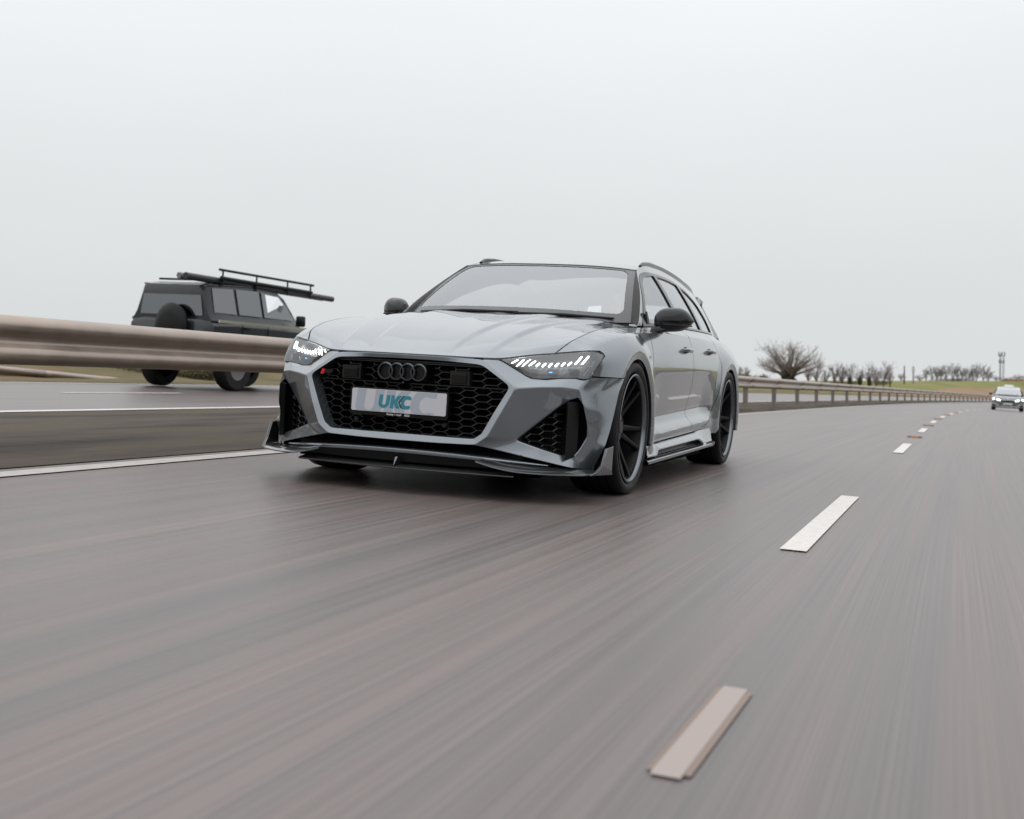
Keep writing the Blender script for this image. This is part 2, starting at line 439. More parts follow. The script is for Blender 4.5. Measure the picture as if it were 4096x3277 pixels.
def trim(poly, fn, sp=(.02, .012), holes=(), cons=(), aspect=1.0):
    """mesh of the part of surface fn(a,b)->xyz inside a 2D outline with holes"""
    s0 = max(sp); pts = []; edges = []
    loops = [dens(poly, s0)] + [dens(h, s0) for h in holes]
    for lp in loops:
        o = len(pts); pts += lp; edges += [(o+i, o+(i+1) % len(lp)) for i in range(len(lp))]
    bnd = [np.array(lp) for lp in loops]
    A = np.array(poly); lo, hi = A.min(0), A.max(0)
    for c in cons:
        cl = np.array(dens(c, s0, False)); ok = inside(cl, poly)
        for h in holes: ok &= ~inside(cl, h)
        for lp in bnd:
            dd = np.full(len(cl), 1e9)
            for i in range(len(lp)): dd = np.minimum(dd, seg_dist(cl, lp[i], lp[(i+1) % len(lp)]))
            ok &= dd > .3 * min(sp)
        prev = None
        for i, q in enumerate(cl):
            if ok[i]:
                pts.append(q)
                if prev is not None: edges.append((prev, len(pts)-1))
                prev = len(pts)-1
            else: prev = None
    xs = np.arange(lo[0], hi[0], sp[0]) + sp[0]*.37; ys = np.arange(lo[1], hi[1], sp[1]) + sp[1]*.41
    gx, gy = np.meshgrid(xs, ys); Q = np.stack([gx.ravel(), gy.ravel()], 1)
    ok = inside(Q, poly)
    for h in holes: ok &= ~inside(Q, h)
    Q = Q[ok]; dd = np.full(len(Q), 1e9)
    allp = [np.array(pts[a]) for a, b in edges], [np.array(pts[b]) for a, b in edges]
    for a, b in zip(*allp): dd = np.minimum(dd, seg_dist(Q, a, b))
    Q = Q[dd > .45 * min(sp)]
    pts += list(Q)
    r = delaunay_2d_cdt([Vector((float(p[0]), float(p[1]))) for p in pts], edges, [], 0, 1e-7)
    V2 = np.array([(p[0], p[1]) for p in r[0]]); F = [tuple(q) for q in r[2]]
    cen = np.array([V2[list(q)].mean(0) for q in F]); ok = inside(cen, poly)
    for h in holes: ok &= ~inside(cen, h)
    g = G(); F = [q for q, k in zip(F, ok) if k]
    V = fn(V2[:, 0], V2[:, 1]); g.v = [tuple(map(float, p)) for p in V]; g.f = F
    return g
def clean(g):
    used = sorted({i for q in g.f for i in q}); mp_ = {a: b for b, a in enumerate(used)}
    h = G(); h.v = [g.v[i] for i in used]; h.f = [tuple(mp_[i] for i in q) for q in g.f]; return h
# ================================================================== the main car (road coordinates, origin under the front axle)
car = empty('estate_car', 'silver grey estate car with black honeycomb grille driving in the near lane', 'car', mw=ROAD)
WB = 2.929; ZW = 0.355
# ---- side body surface X(Y,Z)
U_T = np.array([(-.66,.705,.741),(-.58,.742,.793),(-.445,.765,.836),(-.23,.780,.879),(.12,.790,.914),(.45,.797,.931),(.70,.806,.947),
                (1.2,.835,.972),(1.7,.842,.985),(2.3,.830,.996),(2.8,.795,1.004),(3.2,.752,1.010),(3.6,.70,1.005),(4.05,.60,.99)])
K_T = np.array([(-.66,.80,.728),(-.56,.835,.766),(-.43,.862,.806),(-.265,.876,.843),(0,.889,.876),(.417,.895,.902),(.8,.896,.918),(1.2,.897,.929),
                (1.7,.897,.937),(2.3,.889,.943),(2.8,.872,.947),(3.3,.842,.942),(3.8,.77,.93),(4.05,.68,.92)])
XM_T = np.array([(-.70,.86),(-.56,.893),(-.42,.918),(-.2,.938),(.2,.944),(.5,.938),(1.0,.942),(1.6,.944),(2.2,.944),(2.6,.948),(3.2,.945),(3.6,.915),(3.85,.855),(4.0,.78),(4.06,.70)])
def Upt(Y): r = hermite(U_T[:,0], U_T[:,1:], Y); return r[..., 0], r[..., 1]
def Kpt(Y): r = hermite(K_T[:,0], K_T[:,1:], Y); return r[..., 0], r[..., 1]
LOWZ = [.10,.20,.255,.285,.318,.332,.350,.385,.43,.50,.60,.70]
LOWD = [-.060,-.040,-.020,-.002,.0185,.0205,.008,-.024,-.037,-.024,-.008,0.]
def side_x(Y, Z):
    Y = np.asarray(Y, float); Z = np.asarray(Z, float)
    xm = hermite(XM_T[:,0], XM_T[:,1], Y); ux, uz = Upt(Y); kx, kz = Kpt(Y)
    amp = sstep(.35, .75, Y) * (1 - sstep(2.0, 2.35, Y)) * .9 + .10
    low = xm + amp * np.interp(Z - (Y - 1.2) * .034, LOWZ, LOWD)
    # soften the linear table a little
    low2 = xm + amp * (hermite(LOWZ, LOWD, Z - (Y - 1.2) * .034))
    low = .7 * low + .3 * low2
    zt = np.minimum(.70, kz - .06)
    q = np.clip((Z - zt) / np.maximum(kz - zt, 1e-3), 0, 1)
    mid = xm - (xm - kx) * q ** 2.1
    q2 = np.clip((Z - kz) / np.maximum(uz - kz, 1e-3), 0, 1.2)
    top = kx + (ux - kx) * q2 ** .82
    x = np.where(Z < zt, low, np.where(Z < kz, mid, top))
    for yc, xf in ((0.0, .974), (WB, .974)):
        r = np.hypot(Y - yc, Z - ZW)
        w = 1 - sstep(.425, .60, r)
        w = w ** 1.15
        x = np.where(Z < kz + .02, x + np.maximum(xf - x, 0) * w, x)
        x = np.where(r < .425, x - (.425 - r) * .22, x)
    return x
def sidef(Y, Z): return np.stack([side_x(Y, Z), Y, Z], -1)

def arc(yc, r, a0, a1, n=22):
    return [(yc + r * math.cos(math.radians(a)), ZW + r * math.sin(math.radians(a))) for a in np.linspace(a0, a1, n)]
def uline(y0, y1, n=24, dz=0.0):
    ys = np.linspace(y0, y1, n); return list(zip(ys, Upt(ys)[1] + dz))
AR = .388
kl = list(zip(np.linspace(-.6, 4.0, 160), Kpt(np.linspace(-.6, 4.0, 160))[1]))
fl = arc(0, .425, -20, 200, 60); fr = arc(WB, .425, -20, 200, 60)
# fender
fender = [(-.655,.7445)] + uline(-.645, .50, 34, -.001) + [(.505,.925),(.478,.85),(.468,.76),(.476,.64),(.472,.53),(.455,.40),(.445,.262),(.38,.262)]
fender += arc(0, AR, -14, 133, 30) + [(-.30,.6365),(-.42,.6365),(-.594,.6365),(-.541,.680),(-.489,.7225),(-.4495,.741),(-.4505,.755),(-.472,.769),(-.526,.767),(-.575,.762),(-.607,.757),(-.640,.7485)]
both('front_fender', clean(trim(fender, sidef, cons=[kl, fl])), 'paint', car, out=(1,0,0), solid=.012)
# doors
sill = lambda y: .262 + (y - .5) * .0245
d1 = uline(.515, 1.585, 22, -.002) + [(1.585,.90),(1.60,.80),(1.612,.70),(1.612,.60),(1.585,.47),(1.545,.405),(1.565,.36),(1.56,.33),(1.515,sill(1.515))] + [(y, sill(y)) for y in np.linspace(1.4,.46,8)] + [(.463,.40),(.481,.53),(.485,.64),(.477,.76),(.487,.85),(.514,.925)]
d1b = [(1.592,Upt(1.592)[1]-.002),(1.593,.90),(1.608,.80),(1.620,.70),(1.620,.60),(1.593,.47),(1.553,.405),(1.573,.36),(1.568,.33),(1.523,sill(1.523))]
d2 = d1b + [(y, sill(y)) for y in np.linspace(1.65,2.02,5)] + [(2.12,.315),(2.24,.375),(2.36,.455),(2.44,.52),(2.505,.60),(2.555,.69),(2.59,.78),(2.575,.85),(2.53,.92),(2.475,.97),(2.455,Upt(2.455)[1]-.002)] + uline(2.45, 1.60, 18, -.002)
both('front_door', clean(trim(d1, sidef, cons=[kl, fl], sp=(.024, .012))), 'paint', car, out=(1,0,0), solid=.012)
both('rear_door', clean(trim(d2, sidef, cons=[kl, fr], sp=(.024, .012))), 'paint', car, out=(1,0,0), solid=.012)
d2e = [(2.04,sill(2.04)),(2.128,.315),(2.248,.372),(2.368,.450),(2.448,.515),(2.513,.596),(2.563,.687),(2.598,.78),(2.583,.853),(2.538,.923),(2.483,.972),(2.463,Upt(2.463)[1]-.002)]
qp = d2e + uline(2.47, 4.0, 26, -.002) + [(4.03,.80),(4.03,.55),(4.0,.35),(3.85,.26),(3.40,.25)] + arc(WB, AR, -15, 180, 34) + [(2.52,.30),(2.45,.262),(2.25,.262),(2.06,.280)]
both('rear_quarter_panel', clean(trim(qp, sidef, cons=[kl, fr], sp=(.024, .014))), 'paint', car, out=(1,0,0), solid=.012)

# ---- sill panel and side skirt
ys = np.linspace(.33, 2.30, 60)
P = []
for y in ys:
    zt = sill(y) - .006; xt = float(side_x(y, zt))
    e = float(sstep(1.75, 2.05, y)); fr_ = 1 - float(sstep(.56, .62, y))
    zb = .221 + (y - .6) * .018; zb = zb * (1 - e) + (.205 + .02 * (y - 2.0)) * e; zb = zb * (1 - fr_) + .190 * fr_
    xb = .968 + .004 * fr_
    P.append([(xt - .03, y, zt + .002), (xt, y, zt), (xt + (xb-xt)*.45, y, zt - (zt-zb)*.30), (xb - .006, y, zb + .012), (xb, y, zb + .003), (xb - .004, y, zb - .004), (xb - .05, y, zb - .008)])
both('sill_panel', G().grid(P), 'paint', car, out=(1,0,.5))
g = G()
n = len(ys)
P = []
for y in np.linspace(.285, 2.42, 50):
    zb = .150 + (y - .29) * .0135; w = .985 - .02 * float(sstep(2.2, 2.42, y))
    P.append([(.86, y, zb + .034), (.93, y, zb + .030), (w - .004, y, zb + .020), (w, y, zb + .015), (w, y, zb + .002), (w - .004, y, zb), (.86, y, zb)])
both('side_skirt', G().grid(P, closed_v=True), 'carbon', car, recalc=True)
P = [[(.9885, y, .150 + (y-.29)*.0135 + a) if y < 2.25 else (.9885 - .02*float(sstep(2.2,2.42,y)), y, .150 + (y-.29)*.0135 + a) for a in (.001, .014)] for y in np.linspace(.29, 2.41, 40)]
both('skirt_edge_trim', G().grid(P), 'rim_lip', car, out=(1,0,0), solid=.003)
g = G().grid([[(.90, y, .19 + (y-.6)*.016), (.945, y, .19 + (y-.6)*.016)] for y in np.linspace(.6, 2.05, 8)])
P = [[(.945 - .02*k, y, .172 + (y-.29)*.0135 + .012 + k*.016) for k in range(3)] for y in np.linspace(.62, 2.0, 12)]
both('skirt_recess', G().grid(P), 'gloss_black', car, out=(1,0,.3), solid=.004)
for y0 in (1.98,):
    both('skirt_fin', G().hull8([(.93,y0,.205),(.93,y0,.235),(.935,y0+.09,.203),(.935,y0+.09,.225),(.975,y0,.185),(.962,y0,.222),(.978,y0+.09,.187),(.965,y0+.09,.215)]), 'paint', car, recalc=True, smooth=False)

# ---- front bumper: quad cage, creased
BV = {}
def bv(k, x, y, z): BV[k] = (x, y, z)
for k, p in {
 'A0':(0,-.912,.672),'A1':(.21,-.904,.670),'A2':(.402,-.880,.662),'A3':(.555,-.874,.5635),'A3b':(.485,-.905,.425),'A4':(.436,-.918,.325),'A5':(.395,-.920,.296),'A6':(.21,-.934,.297),'A7':(0,-.940,.298),
 'B0':(0,-.914,.692),'B1':(.21,-.906,.691),'B2':(.405,-.868,.6875),'E0':(.583,-.871,.559),'B4':(.520,-.907,.420),'B5':(.468,-.924,.312),'B6':(.408,-.928,.268),'B7':(.21,-.946,.264),'B8':(0,-.952,.263),
 'H1':(.476,-.826,.689),'H2':(.619,-.776,.611),'H2a':(.695,-.728,.612),'H2b':(.785,-.688,.617),'H3':(.8815,-.600,.6285),'S1':(float(side_x(-.43,.6315))-.001,-.43,.6315),'S2':(float(side_x(-.268,.632))-.001,-.268,.632),
 'E1':(.68,-.800,.570),'E2':(.7725,-.731,.574),'E3':(.846,-.668,.566),'V1':(.906,-.55,.555),'V2':(.9635,-.354,.566),
 'I0':(.583,-.830,.301),'I1':(.664,-.778,.382),'I2':(.740,-.730,.455),'I3':(.798,-.692,.507),'I4':(.838,-.662,.527),
 'O1':(.868,-.664,.492),'O2':(.886,-.636,.397),'O3':(.881,-.612,.330),'O4':(.857,-.648,.268),'O5':(.831,-.681,.224),
 'J1':(.70,-.767,.262),
 'M1':(.921,-.54,.455),'M2':(.923,-.548,.37),'M3':(.918,-.562,.30),'M4':(.903,-.575,.235),
 'W1':(.963,-.416,.463),'W2':(.962,-.484,.362),'W3':(.955,-.532,.287),
 'L3':(.50,-.885,.250),'L4':(.67,-.805,.214),'L5':(.836,-.705,.178),'L6':(.868,-.62,.172),'L7':(.905,-.55,.170)}.items(): bv(k, *p)
def back(k, s, dy, dz=0, dx=0):
    x, y, z = BV[s]; BV[k] = (x + dx if x else 0, y + dy, z + dz)
for k in ('A0','A1','A2','A3','A3b','A4','A5','A6','A7'):
    sx = {'A2':-.004,'A3':-.012,'A3b':-.012,'A4':-.012,'A5':-.006}.get(k, 0)
    back(k+'r', k, .075, -.006 if k in ('A0','A1','A2') else (.006 if k in ('A5','A6','A7') else 0), sx)
for k in ('B0','B1','B2'): back(k+'r', k, .05, -.004)
for k in ('H1','H2','H2a','H2b','H3'): back(k+'r', k, .05, -.012, -.01)
for k in ('B6','B7','B8','L3','L4','L5','L6','L7'): back(k+'r', k, .06, .004)
for k in ('I0','I1','I2','I3','I4','O1','O2','O3','O4','O5','J1'): back(k+'r', k, .075, 0, -.012 if k[0] == 'O' else 0)
FQ = [('B2','H1','H2','E0'),('E0','H2','H2a','E1'),('E1','H2a','H2b','E2'),('E2','H2b','H3','E3'),('E3','H3','S1','V1'),('V1','S1','S2','V2'),
 ('E3','E2','I3','I4'),('E2','E1','I2','I3'),('E1','E0','I1','I2'),('E0','B4','I0','I1'),('B4','B5','I0'),('B5','B6','L3','I0'),
 ('I0','L3','L4','J1'),('J1','L4','L5','O5'),
 ('E3','V1','M1','O1'),('E3','O1','I4'),('O1','M1','M2','O2'),('O2','M2','M3','O3'),('O3','M3','M4','O4'),('O4','M4','L6','O5'),('O5','L6','L5'),
 ('V1','V2','W1','M1'),('M1','W1','W2','M2'),('M2','W2','W3','M3'),('M3','W3','L7','M4'),('M4','L7','L6')]
ring = [('A0','B0'),('A1','B1'),('A2','B2'),('A3','E0'),('A3b','B4'),('A4','B5'),('A5','B6'),('A6','B7'),('A7','B8')]
for (a, b), (c, d) in zip(ring[:-1], ring[1:]):
    FQ.append((a, b, d, c)); FQ.append((a+'r', a, c, c+'r'))
def chain(ks):
    for a, b in zip(ks[:-1], ks[1:]): FQ.append((a, a+'r', b+'r', b))
chain(['B0','B1','B2','H1']); chain(['H1','H2','H2a','H2b','H3']); chain(['B8','B7','B6','L3','L4','L5','L6','L7'])
chain(['I0','I1','I2','I3','I4','O1','O2','O3','O4','O5','J1','I0'])
CR = {}
def crs(ks, w):
    for a, b in zip(ks[:-1], ks[1:]): CR[(a, b)] = w
crs(['A0','A1','A2','A3','A3b','A4','A5','A6','A7'], .75); crs(['B0','B1','B2','E0','B4','B5','B6','B7','B8'], .42)
crs(['B2','H1'], .6)
crs(['H1','H2','H2a','H2b','H3'], .85); crs(['H3','S1','S2'], 1); crs(['E0','E1','E2','E3'], .62)
crs(['I0','I1','I2','I3','I4','O1','O2','O3','O4','O5','J1','I0'], .85); crs(['B6','L3','L4','L5','L6','L7'], .8)
crs(['E3','O1','O2'], .5); crs(['B5','I0'], .25); crs(['S2','V2','W1','W2','W3','L7'], 1)
for k in [r[0]+'r' for r in ring]: pass
names = []; gi = {}
g = G()
for k, p in BV.items():
    gi[(k, 1)] = len(g.v); g.v.append(p)
    if p[0] == 0: gi[(k, -1)] = gi[(k, 1)]
    else: gi[(k, -1)] = len(g.v); g.v.append((-p[0], p[1], p[2]))
cre = {}
for q in FQ:
    g.f.append(tuple(gi[(k, 1)] for k in q)); g.f.append(tuple(gi[(k, -1)] for k in q)[::-1])
for (a, b), w in CR.items():
    for s in (1, -1): cre[(gi[(a, s)], gi[(b, s)])] = w
mk('front_bumper', g, 'paint', car, recalc=True, creases=cre, split=0, mods=[('SUBSURF', dict(subdivision_type='SIMPLE', levels=2, render_levels=2)), ('SUBSURF', dict(levels=2, render_levels=2, boundary_smooth='PRESERVE_CORNERS'))])

# washer flap cover lines (thin proud lid)
def quad_patch(c, n=8, m=8):
    c = [np.array(p, float) for p in c]; P = []
    for i in range(n):
        u = i / (n - 1); P.append([(1-u)*((1-v)*c[0]+v*c[1]) + u*((1-v)*c[3]+v*c[2]) for v in np.linspace(0, 1, m)])
    return P

# ---- bonnet
FE = curve3([(0,-.902,.6985),(.2,-.895,.6985),(.40,-.858,.6985),(.472,-.822,.7015),(.585,-.748,.723),(.703,-.660,.7455)], 41)
yc = np.array([-.902,-.84,-.74,-.62,-.45,-.22,0,.2,.36]); zc = np.array([.6985,.7265,.7665,.808,.855,.902,.937,.960,.974])
RE = curve3([(0,.365,.976),(.3,.405,.973),(.55,.50,.964),(.69,.595,.953),(.785,.665,.942)], 41)
nv = 70; P = []
tt = np.linspace(0, 1, nv) ** 1.25
ysd = -.660 + tt * (.665 + .660)
ux, uz = Upt(ysd); ux = ux - .0045
sd_ = np.stack([ux, ysd, uz - .001], 1); sd_[0] = FE[-1]; sd_[-1] = RE[-1]
cyv = -.902 + tt * (.365 + .902); czv = np.interp(cyv, yc, zc); czv = hermite(yc, zc, cyv)
nu = 121
for j, t in enumerate(tt):
    row = []
    for i in range(nu):
        u = i / (nu - 1)
        fe = np.array([np.interp(u, np.linspace(0,1,41), FE[:,k]) for k in range(3)]); re = np.array([np.interp(u, np.linspace(0,1,41), RE[:,k]) for k in range(3)])
        ce = np.array([0, cyv[j], czv[j]]); se = sd_[j]
        x = u * se[0] * 1.0; 
        bil = (1-u)*((1-t)*FE[0]+t*RE[0]) + u*((1-t)*FE[-1]+t*RE[-1])
        p = (1-t)*fe + t*re + (1-u)*ce + u*se - bil
        # height: centre profile to edge, rounding over late
        w = u ** 2.4
        p[2] = ce[2]*(1-w) + se[2]*w + (fe[2] - (FE[0][2]*(1-w) + FE[-1][2]*w)) * (1 - float(sstep(0, .5, t))) + (re[2] - (RE[0][2]*(1-w) + RE[-1][2]*w)) * float(sstep(.6, 1, t))
        X, Yy = p[0], p[1]; s_ = sstep(0, .16, t) * (1 - .45*sstep(.8, 1, t))
        c1 = .205 + .15 * t; c2 = .40 + .215 * t
        p[2] += s_ * (.016 * float(1 - sstep(c1-.004, c1 + .036, X)) + .015 * float(1 - sstep(c2-.004, c2 + .034, X)) - .020*float(1 - sstep(.05,.50,X)))
        row.append(p)
    P.append(row)
P = np.array(P); Pm = P[:, ::-1].copy(); Pm[..., 0] *= -1
mk('bonnet', G().grid(np.concatenate([Pm[:, :-1], P], 1)), 'paint', car, out=(0,0,1), solid=.012)

# slot under the bonnet edge: dark backing
mk('bonnet_gap_seal', G().box((0,-.850,.684), (.40,.02,.009)), 'satin_black', car, smooth=False)

# ---- windscreen
wb = curve3([(0,.345,.968),(.3,.385,.966),(.55,.485,.962),(.68,.590,.962),(.735,.672,.968)], 33)
wt = curve3([(0,1.125,1.352),(.3,1.15,1.350),(.48,1.195,1.344),(.595,1.243,1.336)], 33)
def wsf(u, v, off=0.0):
    u = np.asarray(u, float); v = np.asarray(v, float); s = np.sign(u); a = np.abs(u); x = np.linspace(0, 1, 33)
    b = np.stack([np.interp(a, x, wb[:,k]) for k in range(3)], -1); t = np.stack([np.interp(a, x, wt[:,k]) for k in range(3)], -1)
    p = b*(1-v)[...,None] + t*v[...,None]; bul = .030*4*v*(1-v)*.9
    p[...,1] -= bul*.55 + off*.5; p[...,2] += bul*.8 + off*.85; p[...,0] *= s
    return p
uu, vv = np.meshgrid(np.linspace(-1,1,65), np.linspace(0,1,25))
ws = mk('windscreen', G().grid(wsf(uu, vv)), 'windscreen_glass', car, out=(0,-.5,1))
def rrect(x0, x1, y0, y1, rx, ry, n=6):
    pts = []
    for cx, cy, a in ((x1-rx,y1-ry,0),(x0+rx,y1-ry,90),(x0+rx,y0+ry,180),(x1-rx,y0+ry,270)):
        for k in range(n+1):
            w = math.radians(a + 90*k/n); pts.append((cx+rx*math.cos(w), cy+ry*math.sin(w)))
    return pts
mk('windscreen_border', clean(trim([(-1,0),(1,0),(1,1),(-1,1)], lambda a,b: wsf(a,b,.0025), sp=(.05,.03), holes=[rrect(-.925,.925,.12,.955,.07,.11)])), 'frit', ws, out=(0,-.5,1))
mk('sensor_housing', clean(trim([(-.17,.997),(-.15,.90),(-.07,.85),(.07,.85),(.15,.90),(.17,.997)], lambda a,b: wsf(a,b,-.006), sp=(.04,.03))), 'frit', car, out=(0,-.5,1))
# wiper blades at the foot of the screen
for (x0, x1, yy) in ((-.55, .10, 0), (.08, .62, 0)):
    a = wsf(np.array([x0/.735]), np.array([.02]), .012)[0]; b_ = wsf(np.array([x1/.735]), np.array([.035]), .012)[0]; mid = wsf(np.array([(x0+x1)/2/.735]), np.array([.028]), .014)[0]
    mk('wiper', G().tube([a, mid, b_], [.007, .010, .006], 6), 'satin_black', car)
mk('cowl_panel', G().grid([[(x, np.interp(abs(x), RE[:,0], RE[:,1]) + d, np.interp(abs(x), RE[:,0], RE[:,2]) - .012 - dz) for d, dz in ((-.03,.002),(.02,.004),(.06,-.002))] for x in np.linspace(-.785,.785,41)]), 'satin_black', car, out=(0,0,1))

# ---- greenhouse side surface
R_T = np.array([(.4,.605,1.36),(1.24,.600,1.345),(1.45,.592,1.387),(1.8,.585,1.408),(2.4,.578,1.404),(3.0,.560,1.376),(3.5,.535,1.335),(3.9,.50,1.28)])
def ghf(Y, Z, off=0.0):
    Y = np.asarray(Y, float); Z = np.asarray(Z, float); ux, uz = Upt(Y); r = hermite(R_T[:,0], R_T[:,1:], Y)
    q = (Z - uz) / (r[...,1] - uz); x = ux - .004 + (r[...,0] - ux) * (.74*q + .26*q*q)
    return np.stack([x + off, Y, Z + off*.3], -1)
def smooth_poly(pts, n): 
    p = np.array(pts + [pts[0]], float); return [tuple(q) for q in curve3(p, n+1)[:-1]]
dlo_top = curve3([(.80,1.035),(.98,1.165),(1.13,1.262),(1.24,1.312),(1.36,1.338),(1.6,1.353),(1.95,1.360),(2.35,1.348),(2.7,1.312),(2.98,1.235),(3.16,1.125),(3.215,1.045)], 50)
dlo_bot = [(y, float(Upt(y)[1]) + .004) for y in np.linspace(3.20, .70, 26)]
DLO = [tuple(p) for p in dlo_top] + dlo_bot
# A pillar / cant rail / D pillar body panel
ofr = [(.615, .952),(.66,.975),(.80,1.072),(.95,1.166),(1.10,1.258),(1.20,1.318),(1.26,1.349)]
rtop = [(y, float(hermite(R_T[:,0], R_T[:,2], y))) for y in np.linspace(1.30, 3.85, 40)]
pil = ofr + rtop + [(3.95,1.15),(4.0,1.0)] + [(y, float(Upt(y)[1]) + .001) for y in np.linspace(3.95, 3.25, 10)] + [(p[0], p[1]) for p in dlo_top[::-1]] + [(.74,.985),(.68,.953)]
both('roof_pillar', clean(trim(pil, ghf, sp=(.03,.02))), 'paint', car, out=(1,0,.4), solid=.01)
# black frame with three panes
def pane(y0b, y1b, y0t, y1t, inset=.02):
    top = [p for p in dlo_top]; 
    return top
def dz_top(y): return float(np.interp(y, dlo_top[:,0], dlo_top[:,1]))
def win(yb0, yt0, yb1, yt1, k=14):
    b0 = (yb0, float(Upt(yb0)[1]) + .018); b1 = (yb1, float(Upt(yb1)[1]) + .018)
    tp = [(y, dz_top(y) - .020) for y in np.linspace(yt0, yt1, k)]
    return [b0] + tp + [b1]
w1 = [(.80,.978),(.86,1.045),(.99,1.14),(1.14,1.236),(1.25,1.287),(1.38,1.315),(1.50,1.327),(1.565,1.332),(1.60,float(Upt(1.60)[1])+.018)]
w2 = win(1.695, 1.65, 2.385, 2.30)
w3 = [(2.48,float(Upt(2.48)[1])+.018)] + [(y, dz_top(y)-.022) for y in np.linspace(2.40,2.95,9)] + [(3.10,1.125),(3.15,1.05),(3.13,float(Upt(3.13)[1])+.018)]
both('window_frame', clean(trim(DLO, lambda a,b: ghf(a,b,.003), sp=(.03,.02), holes=[w1,w2,w3])), 'gloss_black', car, out=(1,0,.4), solid=.012)
for wp, mt in ((w1,'side_glass'),(w2,'privacy_glass'),(w3,'privacy_glass')):
    both('side_window', clean(trim(wp, lambda a,b: ghf(a,b,-.006), sp=(.05,.04))), mt, car, out=(1,0,.4))
# quarter light divider at the mirror
both('window_divider', G().hull8([(x, y, z) for (x,y,z) in [(.788,.80,.975),(.785,.81,1.05),(.786,.86,.975),(.78,.84,1.05),(.806,.80,.975),(.792,.81,1.05),(.806,.86,.975),(.79,.84,1.05)]]), 'satin_black', car, recalc=True, smooth=False)
# A pillar gasket between glass and pillar
P = []
for v in np.linspace(0, 1, 20):
    e = wsf(np.array([1.0]), np.array([v]), .001)[0]; o = np.array([np.interp(v, np.linspace(0,1,len(ofr)), [q[k] for q in ofr]) for k in range(2)]); q = ghf(np.array([o[0]]), np.array([o[1]]))[0]
    m_ = (e + q)/2 + np.array([.004,-.008,.002]); P.append([e, m_, q + np.array([0,.0,-.003])])
both('windscreen_seal', G().grid(P), 'satin_black', car, out=(.5,-.7,.4), solid=.004)
# ---- roof
ry = np.array([1.125,1.3,1.5,1.8,2.2,2.8,3.4,3.88]); rz = np.array([1.3535,1.387,1.414,1.436,1.445,1.428,1.385,1.335])
P = []
for j, t in enumerate(np.linspace(0, 1, 60)):
    yb = 1.125 + t*(3.85-1.125); row = []
    for u in np.linspace(-1, 1, 49):
        a = abs(u); fwd = (np.interp(a, np.linspace(0,1,33), wt[:,1]) - 1.125) * (1-t)**2
        y = yb + fwd; e = hermite(R_T[:,0], R_T[:,1:], np.array([y]))[0]; zc_ = hermite(ry, rz, np.array([y]))[0]
        x = u * (e[0] - .002)
        z = zc_ - (zc_ - e[1]) * a**2.6
        if t == 0: z = np.interp(a, np.linspace(0,1,33), wt[:,2]) + .003
        elif t < .1: z = z*(t/.1) + (np.interp(a, np.linspace(0,1,33), wt[:,2]) + .003 + (z - hermite(ry, rz, np.array([1.125+fwd]))[0]*1.0)*0 + t*2.725*.16)*(1-t/.1)
        row.append((x, y, z))
    P.append(row)
mk('roof', G().grid(P), 'paint', car, out=(0,0,1), solid=.01)
P = [[tuple(wsf(np.array([u]), np.array([.992]), .004)[0]), tuple(wsf(np.array([u]), np.array([1.004]), .006)[0])] for u in np.linspace(-1,1,50)]
mk('roof_seal', G().grid(P), 'satin_black', car, out=(0,-.3,1), solid=.003)
# roof rails
rl = [(.574,1.43,1.378),(.574,1.48,1.400),(.572,1.58,1.415),(.566,1.9,1.428),(.558,2.4,1.425),(.545,2.9,1.403),(.525,3.3,1.373),(.515,3.42,1.350)]
c_ = curve3(rl, 40); P = []
for p in c_: P.append([(p[0]+dx, p[1], p[2]+dz) for dx, dz in ((-.014,-.030),(-.014,.006),(-.006,.013),(.006,.013),(.014,.006),(.014,-.030))])
both('roof_rail', G().grid(P, closed_v=True), 'gloss_black', car, recalc=True)
# spoiler, tailgate, tail
P = [[(u*.53, 3.70 + .10*k/4 + .02*(1-u*u), 1.362 - .035*abs(u)**2 + .01*math.sin(k/4*3) - .045*(k/4)**2) for k in range(6)] for u in np.linspace(-1,1,25)]
mk('roof_spoiler', G().grid(P), 'gloss_black', car, out=(0,0,1), solid=.02)
both('spoiler_cheek', G().hull8([(.50,3.60,1.26),(.50,3.60,1.345),(.49,3.84,1.24),(.50,3.84,1.325),(.525,3.60,1.26),(.53,3.60,1.345),(.51,3.84,1.24),(.53,3.84,1.325)]), 'paint', car, recalc=True, smooth=False)
P = [[(u*(.52+.14*k/6), 3.82 + .20*k/6 - .05*u*u, 1.31 - .29*k/6) for k in range(7)] for u in np.linspace(-1,1,21)]
mk('rear_window', G().grid(P), 'side_glass', car, out=(0,1,.3))
P = [[(u*(.66+.09*min(1,k/3)), 4.02 + .05*math.sin(k/9*3.14) - .06*u*u*u*u, 1.02 - .80*k/9) for k in range(10)] for u in np.linspace(-1,1,21)]
mk('tailgate', G().grid(P), 'paint', car, out=(0,1,0), solid=.01)
both('tail_light', G().hull8([(.60,3.99,.78),(.60,3.99,.86),(.60,4.06,.78),(.60,4.06,.86),(.80,3.88,.78),(.80,3.88,.86),(.78,3.98,.78),(.78,3.98,.86)]), 'tail_red', car, recalc=True, smooth=False)
both('rear_reflector', G().hull8([(.94,3.34,.60),(.94,3.34,.63),(.935,3.37,.60),(.935,3.37,.63),(.957,3.34,.605),(.957,3.34,.625),(.953,3.37,.605),(.953,3.37,.625)]), 'amber', car, recalc=True, smooth=False)
